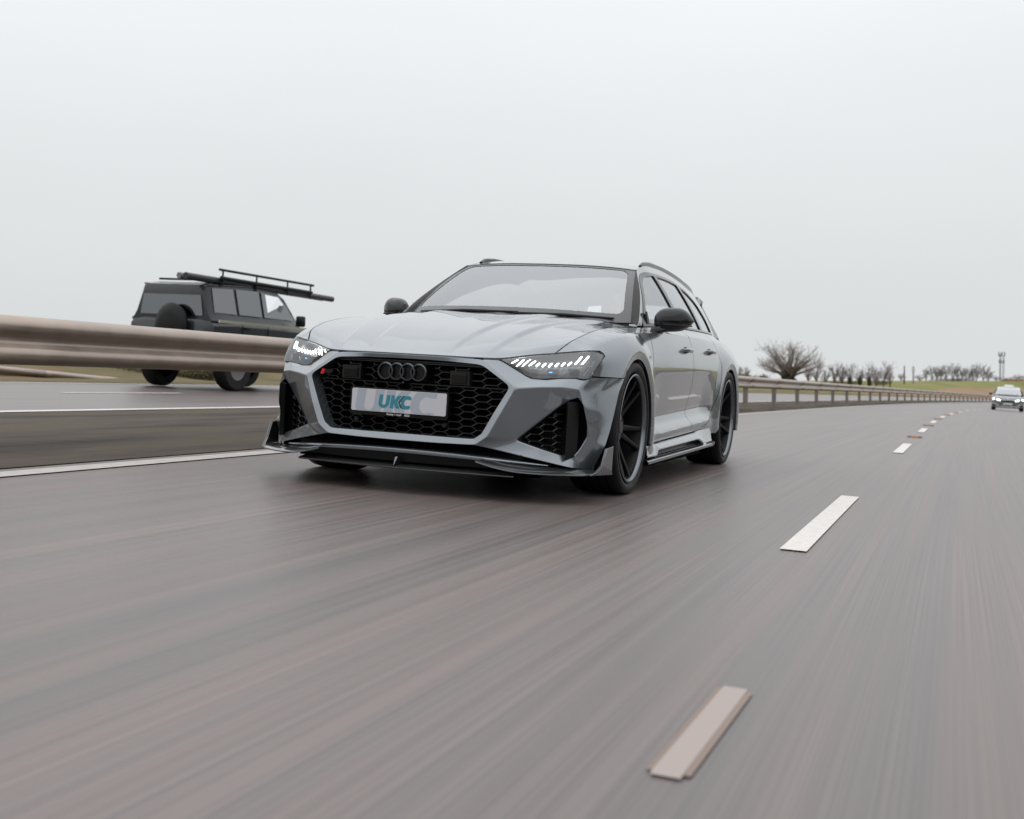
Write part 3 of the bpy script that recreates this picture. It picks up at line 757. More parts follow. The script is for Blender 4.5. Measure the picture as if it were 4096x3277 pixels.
# ---- hidden body: floor, bays, firewall (keeps light out)
g = G().box((0,1.55,.19),(.80,2.25,.035))
g.box((0,-.45,.40),(.56,.33,.20)); g.box((0,3.55,.45),(.66,.42,.22)); g.box((0,.44,.60),(.74,.04,.32)); g.box((0,1.5,.33),(.74,1.1,.13))
g.box((0,-.72,.42),(.52,.06,.24))
g.box((0,1.62,.112),(.62,2.20,.012)); g.box((0,1.46,.115),(.86,.95,.012))  # low undertray slabs added to deepen the shade under the car
mk('underbody', g, 'matt_black', car, smooth=False)
for yc_ in (0.0, WB):
    P = [[(x, yc_ + .405*math.cos(w), ZW + .405*math.sin(w)) for x in (.55,.75,.925)] for w in np.linspace(-.35, math.pi+.35, 26)]
    gg = G().grid(P); o = len(gg.v); gg.v += [(.55, yc_+.41*math.cos(w), ZW+.41*math.sin(w)) for w in np.linspace(-.35, math.pi+.35, 26)]; gg.f.append(tuple(range(o, o+26)))
    both('wheel_arch_liner', gg, 'matt_black', car)
# ---- wheels
def wheel(yc_, steer=0.0):
    x0 = .963
    tp = [(-.115,.292),(-.128,.300),(-.140,.318),(-.143,.335),(-.138,.352),(-.128,.3605),(-.10,.3645),(-.05,.3655),(0,.366),(.05,.3655),(.10,.3645),(.128,.3605),(.138,.352),(.143,.335),(.140,.318),(.128,.300),(.115,.292)]
    xc = x0 - .143
    t = G().lathe([(xc+a, r) for a, r in tp], 96, 'X', (0,yc_,ZW+.010), closed=True)
    # tread grooves
    gr = G()
    for a in (-.075,-.026,.026,.075): gr.lathe([(xc+a-.005,.3663),(xc+a+.005,.3663)], 96, 'X', (0,yc_,ZW+.010))
    rim = G().lathe([(xc+.139,.300),(xc+.136,.292),(xc+.128,.284),(xc+.112,.277),(xc+.085,.270),(xc+.03,.262),(xc-.05,.258),(xc-.12,.270),(xc-.128,.292)], 72, 'X', (0,yc_,ZW+.010))
    lip = G().lathe([(xc+.1275,.2915),(xc+.1375,.2955),(xc+.1405,.290),(xc+.136,.2825),(xc+.122,.277),(xc+.110,.2775)], 96, 'X', (0,yc_,ZW+.010))
    sp = G()
    for k in range(10):
        base = math.radians(36*k + (9 if k % 2 else -3)); 
        for sgn in (1,):
            w0, w1_ = base, base
            rows = []
            for r, x, hw, th in ((.05,xc+.055,.020,.03),(.11,xc+.062,.018,.03),(.18,xc+.085,.014,.028),(.24,xc+.108,.0125,.024),(.279,xc+.120,.016,.02)):
                cw, sw = math.cos(base), math.sin(base)
                ring_ = []
                for dt, dx in ((-hw,-th),(-hw*.9,-.004),(-hw*.4,0),(hw*.4,0),(hw*.9,-.004),(hw,-th)):
                    ring_.append((x+dx, yc_ + r*cw - dt*sw, ZW+.010 + r*sw + dt*cw))
                rows.append(ring_)
            sp.grid(rows, closed_v=True)
    hub = G().lathe([(xc+.03,.10),(xc+.055,.085),(xc+.068,.07),(xc+.070,.035),(xc+.074,.033),(xc+.074,0.001)], 40, 'X', (0,yc_,ZW+.010))
    disc = G().lathe([(xc-.045,.10),(xc-.045,.205),(xc-.012,.205),(xc-.012,.09),(xc+.02,.085)], 64, 'X', (0,yc_,ZW+.010))
    cal = G()
    rows = []
    for w in np.linspace(math.radians(135), math.radians(215), 14):
        cw, sw = math.cos(w), math.sin(w)
        rows.append([(x, yc_+r*cw, ZW+.010+r*sw) for x, r in ((xc-.06,.15),(xc-.06,.235),(xc+.01,.240),(xc+.032,.225),(xc+.036,.16),(xc+.02,.145))])
    cal.grid(rows, closed_v=True); n6 = 6
    cal.f.append(tuple(range(6))); cal.f.append(tuple(range(13*6, 14*6))[::-1])
    for s in (1, -1):
        m_ = (lambda q: q) if s == 1 else (lambda q: q.mirror())
        tyre = mk('wheel', m_(rim), 'spoke_black', car, recalc=False)
        mk('tyre', m_(t), 'tyre', tyre); 
        mk('tread_groove', m_(gr), 'matt_black', tyre)
        mk('rim_lip', m_(lip), 'rim_lip', tyre)
        mk('spoke', m_(sp), 'spoke_black', tyre, recalc=True)
        mk('hub', m_(hub), 'rim_black', tyre)
        mk('brake_disc', m_(disc), 'disc', tyre)
        c2 = mk('brake_caliper', m_(cal), 'caliper', tyre, recalc=True)
wheel(0.0); wheel(WB)
# ================================================================== car details
def bars(g, segs, fn, wf=.0032, wb_=.006, dep=.03):
    """lattice bars: each 2D segment becomes a bar with a narrow front and a wider back"""
    for a, b in segs:
        a = np.array(a, float); b = np.array(b, float); d = b - a; L_ = np.linalg.norm(d)
        if L_ < 1e-4: continue
        n = np.array([-d[1], d[0]]) / L_; V = []
        for p in (a, b):
            for off, y in ((-wf, 0), (wf, 0), (wb_, dep), (-wb_, dep)):
                q = p + n * off; V.append((q[0], fn(p[0], p[1]) + y, q[1]))
        g.add(V, [(0,1,5,4),(1,2,6,5),(3,0,4,7),(0,3,2,1),(4,5,6,7)])
    return g
def clip_seg(a, b, poly, n=10):
    t = np.linspace(0, 1, n+1); P = np.array(a)[None]*(1-t)[:,None] + np.array(b)[None]*t[:,None]; k = inside(P, poly); out = []; i = 0
    while i <= n:
        if k[i]:
            j = i
            while j < n and k[j+1]: j += 1
            if j > i: out.append((tuple(P[i]), tuple(P[j])))
            i = j + 1
        else: i += 1
    return out
def honey(poly, e, d, h, ox=0, oz=0):
    A = np.array(poly); lo, hi = A.min(0), A.max(0); segs = []; cp = e + d
    i0, i1 = int((lo[0]-ox)//cp)-1, int((hi[0]-ox)//cp)+2; j0, j1 = int((lo[1]-oz)//h)-1, int((hi[1]-oz)//h)+2
    for i in range(i0, i1):
        for j in range(j0, j1):
            x = ox + i*cp; z = oz + j*h + (h/2 if i % 2 else 0)
            raw = [((x-e/2, z+h/2),(x+e/2, z+h/2)), ((x+e/2, z+h/2),(x+e/2+d, z)), ((x+e/2+d, z),(x+e/2, z-h/2))]
            for a, b in raw: segs += clip_seg(a, b, poly)
    return segs
# ---- grille
gpoly = [(-.40,.664),(.40,.664),(.552,.5635),(.482,.425),(.432,.325),(.392,.298),(-.392,.298),(-.432,.325),(-.482,.425),(-.552,.5635)]
gy = lambda x, z: -.900 + .30 * x * x
low = [p for p in [(-.545,.545),(.545,.545),(.482,.425),(.432,.325),(.392,.299),(-.392,.299),(-.432,.325),(-.482,.425)]]
up = [(-.42,.645),(.42,.645),(.548,.5635),(.545,.550),(-.545,.550),(-.548,.5635)]
gril = mk('grille', bars(G(), honey(low, .040, .0275, .0355, .0, .3185), gy, wf=.0024, dep=.035), 'grille_black', car, smooth=False)
upn = [(-.43,.641),(-.155,.641),(-.155,.552),(-.54,.552),(-.547,.5635)]
both('upper_grille', bars(G(), honey([(-x, z) for x, z in upn], .052, .022, .0345, .0, .580), gy, wf=.0024, dep=.03), 'grille_black', car, smooth=False)
for z, w in ((.5475,.546),(.6505,.415),(.6590,.405)):
    xs = np.linspace(-w, w, 25); mk('grille_slat', bars(G(), [((xs[i], z),(xs[i+1], z)) for i in range(24)], lambda x, zz: gy(x, zz) - .006, wf=.0028, wb_=.005, dep=.03), 'grille_black', car, smooth=False)
mk('grille_backing', G().grid([[(x, gy(x,0)+.055, z) for z in (.27,.70)] for x in np.linspace(-.60,.60,17)]), 'matt_black', car, out=(0,-1,0))
# radar modules
for s in (-1, 1):
    x = s*.30; yr = -.906
    m = mk('radar_module', G().box((x,-.885,.590),(.052,.022,.034)).box((x,-.893,.590),(.038,.022,.026)), 'dark_plastic', car, smooth=False)
    mk('radar_face', G().box((x,-.914,.584),(.036,.003,.019)), 'gloss_black', m, smooth=False)
    mk('radar_lip', G().hull8([(x-.037,-.909,.604),(x-.037,-.905,.617),(x-.037,-.89,.604),(x-.037,-.89,.617),(x+.037,-.909,.604),(x+.037,-.905,.617),(x+.037,-.89,.604),(x+.037,-.89,.617)]), 'dark_plastic', m, smooth=False, recalc=True)
# four rings
rg = G(); D = .0455; pit = .0605
for k in range(4):
    cx = (k - 1.5) * pit
    P = []
    for w in np.linspace(0, 2*math.pi, 49)[:-1]:
        cw, sw = math.cos(w), math.sin(w)
        P.append([(cx + r*cw, -.944 + dy + (.0012 if k % 2 else 0), .604 + r*sw) for r, dy in ((D-.0125,.010),(D-.012,.002),(D-.009,-.003),(D-.004,-.003),(D-.0005,.002),(D,.010))])
    rg.grid(P, closed_u=True)
mk('ring_emblem', rg, 'dark_chrome', car, out=(0,-1,0))
mk('emblem_plate', G().box((0,-.915,.604),(.125,.012,.040)), 'satin_black', car, smooth=False)
cmr = mk('front_camera', G().lathe([(-.022,.0005),(-.021,.006),(-.016,.009),(0,.010)], 16, 'Y', (.012,-.925,.551)), 'gloss_black', car)
# red and dark badge
bd = mk('badge', G().hull8([(-.487+a*.062+c*.010, -.892+b*.01, .584+(c-.5)*.021) for a in (0.30,1) for b in (0,1) for c in (0,1)]), 'rim_black', car, smooth=False, recalc=True)
mk('badge_red', G().hull8([(-.487+a*.062+c*.010, -.894+b*.01, .583+(c-.5)*.026) for a in (0,.26) for b in (0,1) for c in (0,1)]), 'red_badge', bd, smooth=False, recalc=True)
# parking sensors in the grille
for s in (-1, 1):
    sn = mk('parking_sensor', G().lathe([(-.016,.0003),(-.016,.010),(-.012,.0135),(.02,.0135)], 20, 'Y', (s*.242,-.925,.354)), 'dark_plastic', car)
# ---- number plate
plate = mk('number_plate', G().prism(rrect(-.26,.26,.3985,.5105,.008,.008), lambda p: (p[0],-.963+(p[1]-.455)*.02,p[1]), lambda p: (p[0],-.957+(p[1]-.455)*.02,p[1])), 'plate_white', car, smooth=False)
mk('plate_surround', G().prism(rrect(-.270,.270,.3785,.5185,.012,.012), lambda p: (p[0],-.9605,p[1]), lambda p: (p[0],-.925,p[1])), 'gloss_black', plate, smooth=False)
def flat(name, poly, mat, parent, y=-.9640, th=.0006):
    # thin printed shape on the plate, triangulated so that concave outlines work
    g = G(); n = len(poly); r = delaunay_2d_cdt([Vector((float(a), float(b))) for a, b in poly], [(i, (i+1) % n) for i in range(n)], [], 1, 1e-9)
    V2 = [(p[0], p[1]) for p in r[0]]; F = [tuple(q) for q in r[2]]
    cen = np.array([np.mean([V2[i] for i in q], 0) for q in F]); ok = inside(cen, poly)
    g.v = [(a, y + (b-.455)*.02, b) for a, b in V2]; g.f = [q for q, k in zip(F, ok) if k]
    return mk(name, g, mat, parent, smooth=False, out=(0,-1,0))
def letters(x0, z0, H, sl=.12):
    """slanted bold U, K and C outlines; x0,z0 lower left, H height"""
    S = lambda x, z: (x0 + H*(x + sl*z), z0 + H*z)
    U = [S(0,1),S(.30,1),S(.30,.40)] + [S(.46-.16*math.cos(a),.40-.17*math.sin(a)) for a in np.linspace(.2,math.pi-.2,8)] + [S(.62,.40),S(.62,1),S(.92,1),S(.92,.38)] + [S(.46+.46*math.cos(a),.38-.40*math.sin(a)) for a in np.linspace(.15,math.pi-.15,12)] + [S(0,.38)]
    K = [S(1.0,0),S(1.0,1),S(1.30,1),S(1.30,.62),S(1.55,1),S(1.90,1),S(1.56,.52),S(1.86,0),S(1.52,0),S(1.30,.38),S(1.30,0)]
    c0 = 2.38
    Cc = [S(c0+.52*math.cos(a),.5+.52*math.sin(a)) for a in np.linspace(math.radians(52),math.radians(308),22)] + [S(c0+.30,.27)] + [S(c0+.23*math.cos(a),.5+.25*math.sin(a)) for a in np.linspace(math.radians(300),math.radians(60),16)] + [S(c0+.30,.73)]
    D_ = [S(1.95,.98),S(2.18,1.0),S(2.30,.93),S(1.98,.62),S(1.78,.50),S(1.84,.40),S(2.02,.25),S(2.34,.02),S(2.1,0),S(1.86,.10),S(1.63,.50)]
    return U, K, Cc, D_
def clip_rect(poly, x0, x1, z0, z1):
    for ax, val, sg in ((0,x0,1),(0,x1,-1),(1,z0,1),(1,z1,-1)):
        out = []; n = len(poly)
        for i in range(n):
            a, b = poly[i], poly[(i+1) % n]; da, db = (a[ax]-val)*sg, (b[ax]-val)*sg
            if da >= 0: out.append(a)
            if (da >= 0) != (db >= 0):
                t = da/(da-db); out.append((a[0]+(b[0]-a[0])*t, a[1]+(b[1]-a[1])*t))
        poly = out
    return poly
for q, nm in zip(letters(-.245,.365,.163), ('U','K','C','D')):
    if nm != 'D': flat('plate_watermark', clip_rect(q, -.255,.255,.4005,.5085), 'plate_ghost', plate, -.96335)
for q, nm in zip(letters(-.112,.4195,.0655), ('U','K','C','D')):
    flat('plate_letter' if nm != 'D' else 'plate_emblem', q, 'plate_teal' if nm != 'D' else 'plate_navy', plate, -.96375 if nm == 'D' else -.9641)
flat('plate_emblem', [(-.112+.0655*(x+.12*z), .4195+.0655*z) for x, z in [(1.80,.46),(1.90,.58),(2.05,.70),(2.18,.74),(2.12,.55),(2.14,.36),(2.22,.22),(2.06,.28),(1.93,.33),(1.86,.36),(1.80,.34),(1.84,.40)]], 'plate_white', plate, -.96395)
def text_mesh(name, body, size, loc, mat, parent, bold=0.0):
    cu = bpy.data.curves.new(name+'_c', 'FONT'); cu.body = body; cu.size = size; cu.align_x = 'CENTER'; cu.offset = bold
    tmp = bpy.data.objects.new('tmp', cu); COL.objects.link(tmp)
    dg = bpy.context.evaluated_depsgraph_get(); dg.update(); me = bpy.data.meshes.new_from_object(tmp.evaluated_get(dg))
    bpy.data.objects.remove(tmp)
    for v in me.vertices: v.co = (v.co.x + loc[0], loc[1], v.co.y + loc[2])
    me.materials.clear(); me.materials.append(MATS[mat]); ob = bpy.data.objects.new(name, me); COL.objects.link(ob); ob.parent = parent
    return ob
text_mesh('dealer_lettering', 'Group 1 Audi', .0145, (-.022,-.9612,.3845), 'white_print', plate, .0001)
g = G()
for k in range(4):
    P = [[(.040+k*.0066 + r*math.cos(w), -.9612, .389 + r*math.sin(w)) for r in (.0036,.0050)] for w in np.linspace(0,2*math.pi,17)[:-1]]
    g.grid(P, closed_u=True)
mk('dealer_rings', g, 'white_print', plate, smooth=False, out=(0,-1,0))

# ---- side intakes
ipoly = [(.583,.301),(.664,.382),(.740,.455),(.798,.507),(.838,.527),(.868,.492),(.886,.397),(.881,.330),(.857,.268),(.831,.224),(.70,.262)]
iy = lambda x, z: -.735 + .62*(x-.60) - .035
mesh_poly = [(.60,.302),(.664,.376),(.740,.449),(.797,.500),(.797,.236),(.70,.268)]
both('intake_grille', bars(G(), honey(mesh_poly, .036, .021, .0345, .715, .300), lambda x, z: iy(x,z) - .028, wf=.0025, wb_=.0045, dep=.02), 'grille_black', car, smooth=False)
both('intake_backing', G().grid([[(x, iy(x,0)+.05, z) for z in (.19,.56)] for x in np.linspace(.55,.90,8)]), 'matt_black', car, out=(0,-1,0))
g = G()
for k in range(12):
    x = .685 + k*.0095; g.box((x, iy(x,0)+.02, .300),(.002,.006,.055))
both('intake_cooler_fins', g, 'satin_black', car, smooth=False)
both('intake_fin', G().hull8([(.796,-.716,.222),(.798,-.716,.500),(.802,-.66,.222),(.804,-.66,.500),(.812,-.735,.222),(.812,-.735,.505),(.846,-.655,.230),(.846,-.65,.505)]), 'satin_black', car, smooth=False, recalc=True)
both('intake_sensor', G().lathe([(-.010,.0003),(-.010,.010),(-.006,.013),(.02,.013)], 16, 'Y', (.742,iy(.742,0)-.022,.432)), 'dark_plastic', car)
# washer cover: a thin proud lid on the crease
wl = [(.772,-.7305,.5785),(.800,-.690,.600),(.845,-.632,.602),(.862,-.642,.575),(.846,-.672,.545),(.79,-.712,.541)]
# ---- lower front: painted bar, centre splitter, side blades, end fins
def plan(x):  # leading edge of the lower front in plan
    return np.interp(abs(x), [0,.2,.4,.55,.7,.85], [-.958,-.950,-.925,-.885,-.80,-.69])
P = []
for x in np.linspace(-.735,.735,61):
    y = plan(x) + .012; k = abs(x)/.735; z = .212 - .028*k**2; h = .013*(1 - .75*k**4)
    P.append([(x, y+.07, z+h), (x, y+.012, z+h), (x, y+.002, z+h*.6), (x, y, z), (x, y+.004, z-h*.8), (x, y+.02, z-h), (x, y+.07, z-h)])
mk('lower_bar', G().grid(P), 'paint', car, out=(0,-1,0))
P = []
for x in np.linspace(-.74,.74,41):
    y = plan(x) + .035; P.append([(x*1.0, y, .205-.02*abs(x)), (x, y+.01, .155)])
mk('splitter_riser', G().grid(P), 'satin_black', car, out=(0,-1,0), solid=.01)
P = []
for x in np.linspace(-.60,.60,61):
    k = abs(x)/.60; y = -.985 + .105*k**1.6; z = .1275 - .004*k; yb = -.80
    P.append([(x, yb, z+.020), (x, y+.06, z+.014), (x, y+.012, z+.008), (x, y+.001, z+.004), (x, y, z), (x, y+.004, z-.004), (x, yb, z-.006)])
mk('front_splitter', G().grid(P), 'carbon', car, out=(0,-1,0))
P = [[(x, -.9862 + .105*(abs(x)/.60)**1.6, .1275 - .004*abs(x)/.60 + dz) for dz in (.0005,.0042)] for x in np.linspace(-.595,.595,61)]
mk('splitter_edge', G().grid(P), 'rim_lip', car, out=(0,-1,0))
for s in (-1, 1):
    P_ = [(s*.015,-.985,.133),(s*.085,-.975,.133),(s*.085,-.92,.172),(s*.015,-.93,.172)]
mk('splitter_vane', G().hull8([(-.012,-.96,.130),(-.012,-.94,.178),(-.012,-.90,.130),(-.012,-.90,.178),(.0,-.985,.132),(.004,-.945,.180),(.012,-.90,.130),(.012,-.90,.178)]), 'rim_lip', car, smooth=False, recalc=True)
# side blade: leading curve rises into an end fin
lead = curve3([(.432,-.966,.192),(.52,-.948,.170),(.60,-.925,.157),(.72,-.872,.150),(.84,-.790,.149),(.92,-.715,.150),(.955,-.655,.156)], 40)
inn = curve3([(.445,-.925,.196),(.54,-.880,.184),(.64,-.82,.176),(.74,-.75,.172),(.82,-.68,.170),(.87,-.60,.168),(.90,-.53,.166)], 40)
P = []
for a, b in zip(lead, inn):
    th = .010; P.append([tuple(a + (0,0,-th*.5)), tuple(a + (0,-.003,0)), tuple(a + (0,.002,th*.35)), tuple((a*.6+b*.4) + (0,0,.004)), tuple(b + (0,0,.004)), tuple(b + (0,0,-.01))])
both('front_blade', G().grid(P), 'carbon', car, out=(.2,-.6,1))
P = [[tuple(a + (0,-.0042,-.003)), tuple(a + (0,-.0036,.0012))] for a in lead]
both('blade_edge', G().grid(P), 'rim_lip', car, out=(0,-1,0), solid=.001)
# end fin (outer panel in y,z with x following)
fin = [(-.70,.147),(-.655,.162),(-.605,.195),(-.578,.245),(-.560,.277),(-.475,.284),(-.480,.162),(-.466,.142)]
fx = lambda y: np.interp(y, [-.70,-.655,-.60,-.47], [.938,.958,.975,.985])
g = G().prism(fin, lambda p: (fx(p[0]), p[0], p[1]), lambda p: (fx(p[0]) - .014, p[0], p[1]))
both('front_fin', g, 'carbon', car, smooth=False, recalc=True)
g = G().tube([(fx(p[0]) - .003, p[0], p[1]) for p in fin[:6]], .0035, 6)
both('fin_edge', g, 'rim_lip', car)
# lower filler behind the blades
g = G().box((0,-.78,.185),(.62,.05,.045)); mk('lower_filler', g, 'matt_black', car, smooth=False)
both('corner_filler', G().hull8([(.55,-.78,.155),(.55,-.78,.24),(.55,-.45,.155),(.55,-.45,.24),(.80,-.66,.155),(.80,-.66,.22),(.88,-.45,.155),(.88,-.45,.3)]), 'matt_black', car, smooth=False, recalc=True)

# ---- headlamps
XC = np.array([140,400,690,1160,1500,1790,1960], float)
LT = np.array([(.476,-.822,.6935),(.536,-.782,.7075),(.603,-.737,.7215),(.7140,-.660,.7385),(.800,-.607,.7525),(.863,-.5255,.7620),(.897,-.460,.7500)])
LB = np.array([(.481,-.822,.6900),(.549,-.799,.6530),(.6195,-.778,.6140),(.730,-.715,.6150),(.812,-.665,.6220),(.882,-.603,.6325),(.8985,-.528,.6960)])
def lens(xp, v, dep=0.0):
    """xp: column position along the lamp, v: 0 top..1 bottom, dep: metres behind the lens"""
    xp = np.asarray(xp, float); v = np.asarray(v, float)
    a = hermite(XC, LT, xp); b = hermite(XC, LB, xp); p = a*(1-v)[...,None] + b*v[...,None]
    bul = .010*4*v*(1-v)*sstep(140,500,xp); n = np.stack([.45+.25*sstep(900,1960,xp), -.85+.35*sstep(900,1960,xp), 0*xp+.1], -1)
    n = n/np.linalg.norm(n, axis=-1, keepdims=True)
    return p + n*(bul - dep)[...,None]
def lgrid(x0, x1, v0, v1, dep, n=30, m=12):
    xx, vv_ = np.meshgrid(np.linspace(x0,x1,n), np.linspace(v0,v1,m)); return lens(xx, vv_, np.full_like(xx, dep))
def vtop(xp, y): # helper: photo row inside the lamp to v
    t = np.interp(xp, [140,1160,1900,1960], [240,150,110,150]); b = np.interp(xp, [140,690,1750,1960], [240,560,560,350]); return (y - t)/max(b - t, 1)
for s in (1, -1):
    m_ = (lambda q: q) if s == 1 else (lambda q: q.mirror())
    lampo = mk('headlight', m_(G().grid(lgrid(150,1956,0.01,.99,.055,40,8))), 'lamp_dark', car, out=(.4*s,-1,0))
    # side walls
    g = G()
    for v0 in (0.0, 1.0):
        xx = np.linspace(140,1960,60); g.grid([[lens(np.array([x]), np.array([v0]), np.array([d]))[0] for d in (0.002,.06)] for x in xx])
    g.grid([[lens(np.array([1960.]), np.array([v]), np.array([d]))[0] for d in (.002,.06)] for v in np.linspace(0,1,8)])
    mk('lamp_housing', m_(g), 'lamp_grey', lampo, solid=.002)
    mk('lamp_lens', m_(G().grid(lgrid(140,1960,0,1,0,60,14))), 'lens', lampo, out=(.4*s,-1,0))
    # dark rim around the lens
    g = G(); rim_pts = [lens(np.array([x]), np.array([0.0]), np.array([0.003]))[0] for x in np.linspace(140,1960,60)] + [lens(np.array([1960.]), np.array([v]), np.array([.003]))[0] for v in np.linspace(.1,.9,6)] + [lens(np.array([x]), np.array([1.0]), np.array([0.003]))[0] for x in np.linspace(1960,140,60)]
    g.tube(rim_pts + [rim_pts[0]], .0045, 6)
    mk('lamp_seal', m_(g), 'gloss_black', lampo)
    # grey light guide line and reflector shelf
    def strip(pts, w, dep):
        rows = []
        for (x, y) in pts: rows.append([lens(np.array([float(x)]), np.array([vtop(x, y+d)]), np.array([dep+e]))[0] for d, e in ((-w,.004),(0,0),(w,.004))])
        return G().grid(rows)
    mk('lamp_trim', m_(strip([(240,262),(430,382),(640,375),(1000,372),(1400,360),(1700,345),(1840,345)], 7, .022)), 'chrome', lampo, out=(.4*s,-1,0), solid=.004)
    mk('lamp_trim', m_(strip([(680,222),(760,262),(920,298),(1200,290),(1500,283)], 5, .024)), 'chrome', lampo, out=(.4*s,-1,0), solid=.004)
    for pts in ([(800,415),(880,420),(970,395)],[(800,462),(880,470),(980,500)],[(1330,510),(1390,440)],[(1600,455),(1670,365)],[(1700,300),(1760,335),(1840,318)],[(1720,510),(1900,250)]):
        mk('lamp_rib', m_(strip(pts, 6, .035)), 'lamp_grey', lampo, out=(.4*s,-1,0), solid=.004)
    # main lens units in the lower half
    for xc_ in (760, 1150, 1560):
        pc = lens(np.array([float(xc_)]), np.array([vtop(xc_, 450)]), np.array([.05]))[0]
        mk('projector', m_(G().box(tuple(pc), (.026,.012,.016))), 'gloss_black', lampo, smooth=False)
    # daytime running light blades
    blades = [((345,300),(460,250)),((435,358),(580,248)),((545,358),(695,250)),((675,358),(790,272))]
    blobs = [(840,328),(952,330),(1068,330),(1186,328),(1302,322),(1418,316)]
    blades2 = [((1515,330),(1625,200)),((1630,328),(1745,196))]
    for (a, b) in blades + blades2:
        n = 7; rows = []
        for k in range(n):
            t = k/(n-1); x = a[0]+(b[0]-a[0])*t; y = a[1]+(b[1]-a[1])*t; w = 20*(1 - .35*abs(2*t-1)**3)
            rows.append([lens(np.array([x+dx]), np.array([vtop(x+dx, y)]), np.array([.020]))[0] for dx in (-w, -w*.4, w*.4, w)])
        mk('running_light', m_(G().grid(rows)), 'led', lampo, out=(.4*s,-1,0), solid=.004)
    for (x, y) in blobs:
        rows = []
        for k in range(6):
            t = k/5 - .5; w = 23*math.sqrt(max(.12, 1-(2*t)**2*.8)); yy = y - t*52*-1; xx_ = x - t*56
            rows.append([lens(np.array([xx_+dx]), np.array([vtop(xx_+dx, yy)]), np.array([.022]))[0] for dx in (-w, 0, w)])
        mk('running_light', m_(G().grid(rows)), 'led', lampo, out=(.4*s,-1,0), solid=.004)
    mk('laser_light', m_(strip([(1060,452),(1120,452)], 9, .030)), 'led_blue', lampo, out=(.4*s,-1,0), solid=.003)
    mk('laser_trim', m_(strip([(990,440),(995,465),(1040,500)], 8, .034)), 'led_blue' if False else 'lamp_grey', lampo, out=(.4*s,-1,0), solid=.003)
    mk('marker_reflector', m_(strip([(1555,430),(1560,470)], 9, .034)), 'amber', lampo, out=(.4*s,-1,0), solid=.003)

# ---- mirrors
def mirror_shell(z0, z1, grow=1.0):
    P = []
    for i, t in enumerate(np.linspace(0, 1, 25)):
        x = .850 + t*(1.062-.850)
        e = max(.03, 1 - abs((t-.40)/.60)**3.2 if t > .40 else 1 - abs((.40-t)/.40)**3.5*.45)
        hz = .088*e*grow; hy = .100*e**.8*grow; cz = .992 + .020*(t-.3) ; cy = .845 + .105*t
        ring_ = []
        for w in np.linspace(0, 2*math.pi, 33)[:-1]:
            c, s_ = math.cos(w), math.sin(w); ex = .75
            yy = hy*math.copysign(abs(c)**ex, c); zz = hz*math.copysign(abs(s_)**ex, s_)
            z = cz + (zz if zz > 0 else zz*.70)
            ring_.append((x, cy + (yy if yy < 0 else yy*.7), min(max(z, z0), z1)))
        P.append(ring_)
    g = G().grid(P, closed_v=True); n = 32
    g.f.append(tuple(range(n))[::-1]); g.f.append(tuple(range(24*n, 25*n))); return g
ma, mb = both('door_mirror', mirror_shell(.982, 2), 'gloss_black', car, recalc=True)
for mo, s in ((ma, 1), (mb, -1)):
    m_ = (lambda q: q) if s == 1 else (lambda q: q.mirror())
    mk('mirror_base', m_(mirror_shell(0, .9805, .985)), 'gloss_black', mo, recalc=True)
    mk('mirror_indicator', m_(G().tube([(.872+.188*t, .845+.105*t - .0965*max(.03, 1-abs((t-.40)/.60)**3.2 if t > .4 else 1-abs((.4-t)/.4)**2.6*.75)**.8, .972+.002*t) for t in np.linspace(.05,.97,16)], .0045, 6)), 'dark_plastic', mo)
    mk('mirror_foot', m_(G().hull8([(.845,.70,.905),(.845,.72,.948),(.845,.86,.915),(.845,.86,.950),(.935,.83,.935),(.925,.81,.975),(.955,.93,.940),(.945,.93,.975)])), 'gloss_black', mo, recalc=True, mods=[('BEVEL', dict(width=.008, segments=2))])
# ---- door handles
for yh, zh in ((1.395,.836),(2.235,.853)):
    x = float(side_x(yh, zh))
    rows = []
    for t in np.linspace(-1, 1, 17):
        y = yh + t*.105; b_ = (1 - abs(t)**5); hh = .015*(.55+.45*b_); off = .030*b_ + .002
        xs = float(side_x(y, zh)); rows.append([(xs + off - .012, y, zh-hh*.8), (xs+off, y, zh-hh), (xs+off+.008, y, zh-hh*.4), (xs+off+.009, y, zh+hh*.4), (xs+off+.001, y, zh+hh), (xs+off-.012, y, zh+hh*.9)])
    g = G().grid(rows, closed_v=True); g.f.append(tuple(range(6))); g.f.append(tuple(range(16*6,17*6))[::-1])
    ha, hb = both('door_handle', g, 'paint', car, recalc=True)
    cup = G().lathe([(-.004,.034),(.0015,.036),(.0018,.0001)], 24, 'X', (x, yh-.015, zh-.012))
    for s, hobj in ((1, ha), (-1, hb)): mk('handle_recess', cup if s == 1 else cup.mirror(), 'satin_black', hobj)
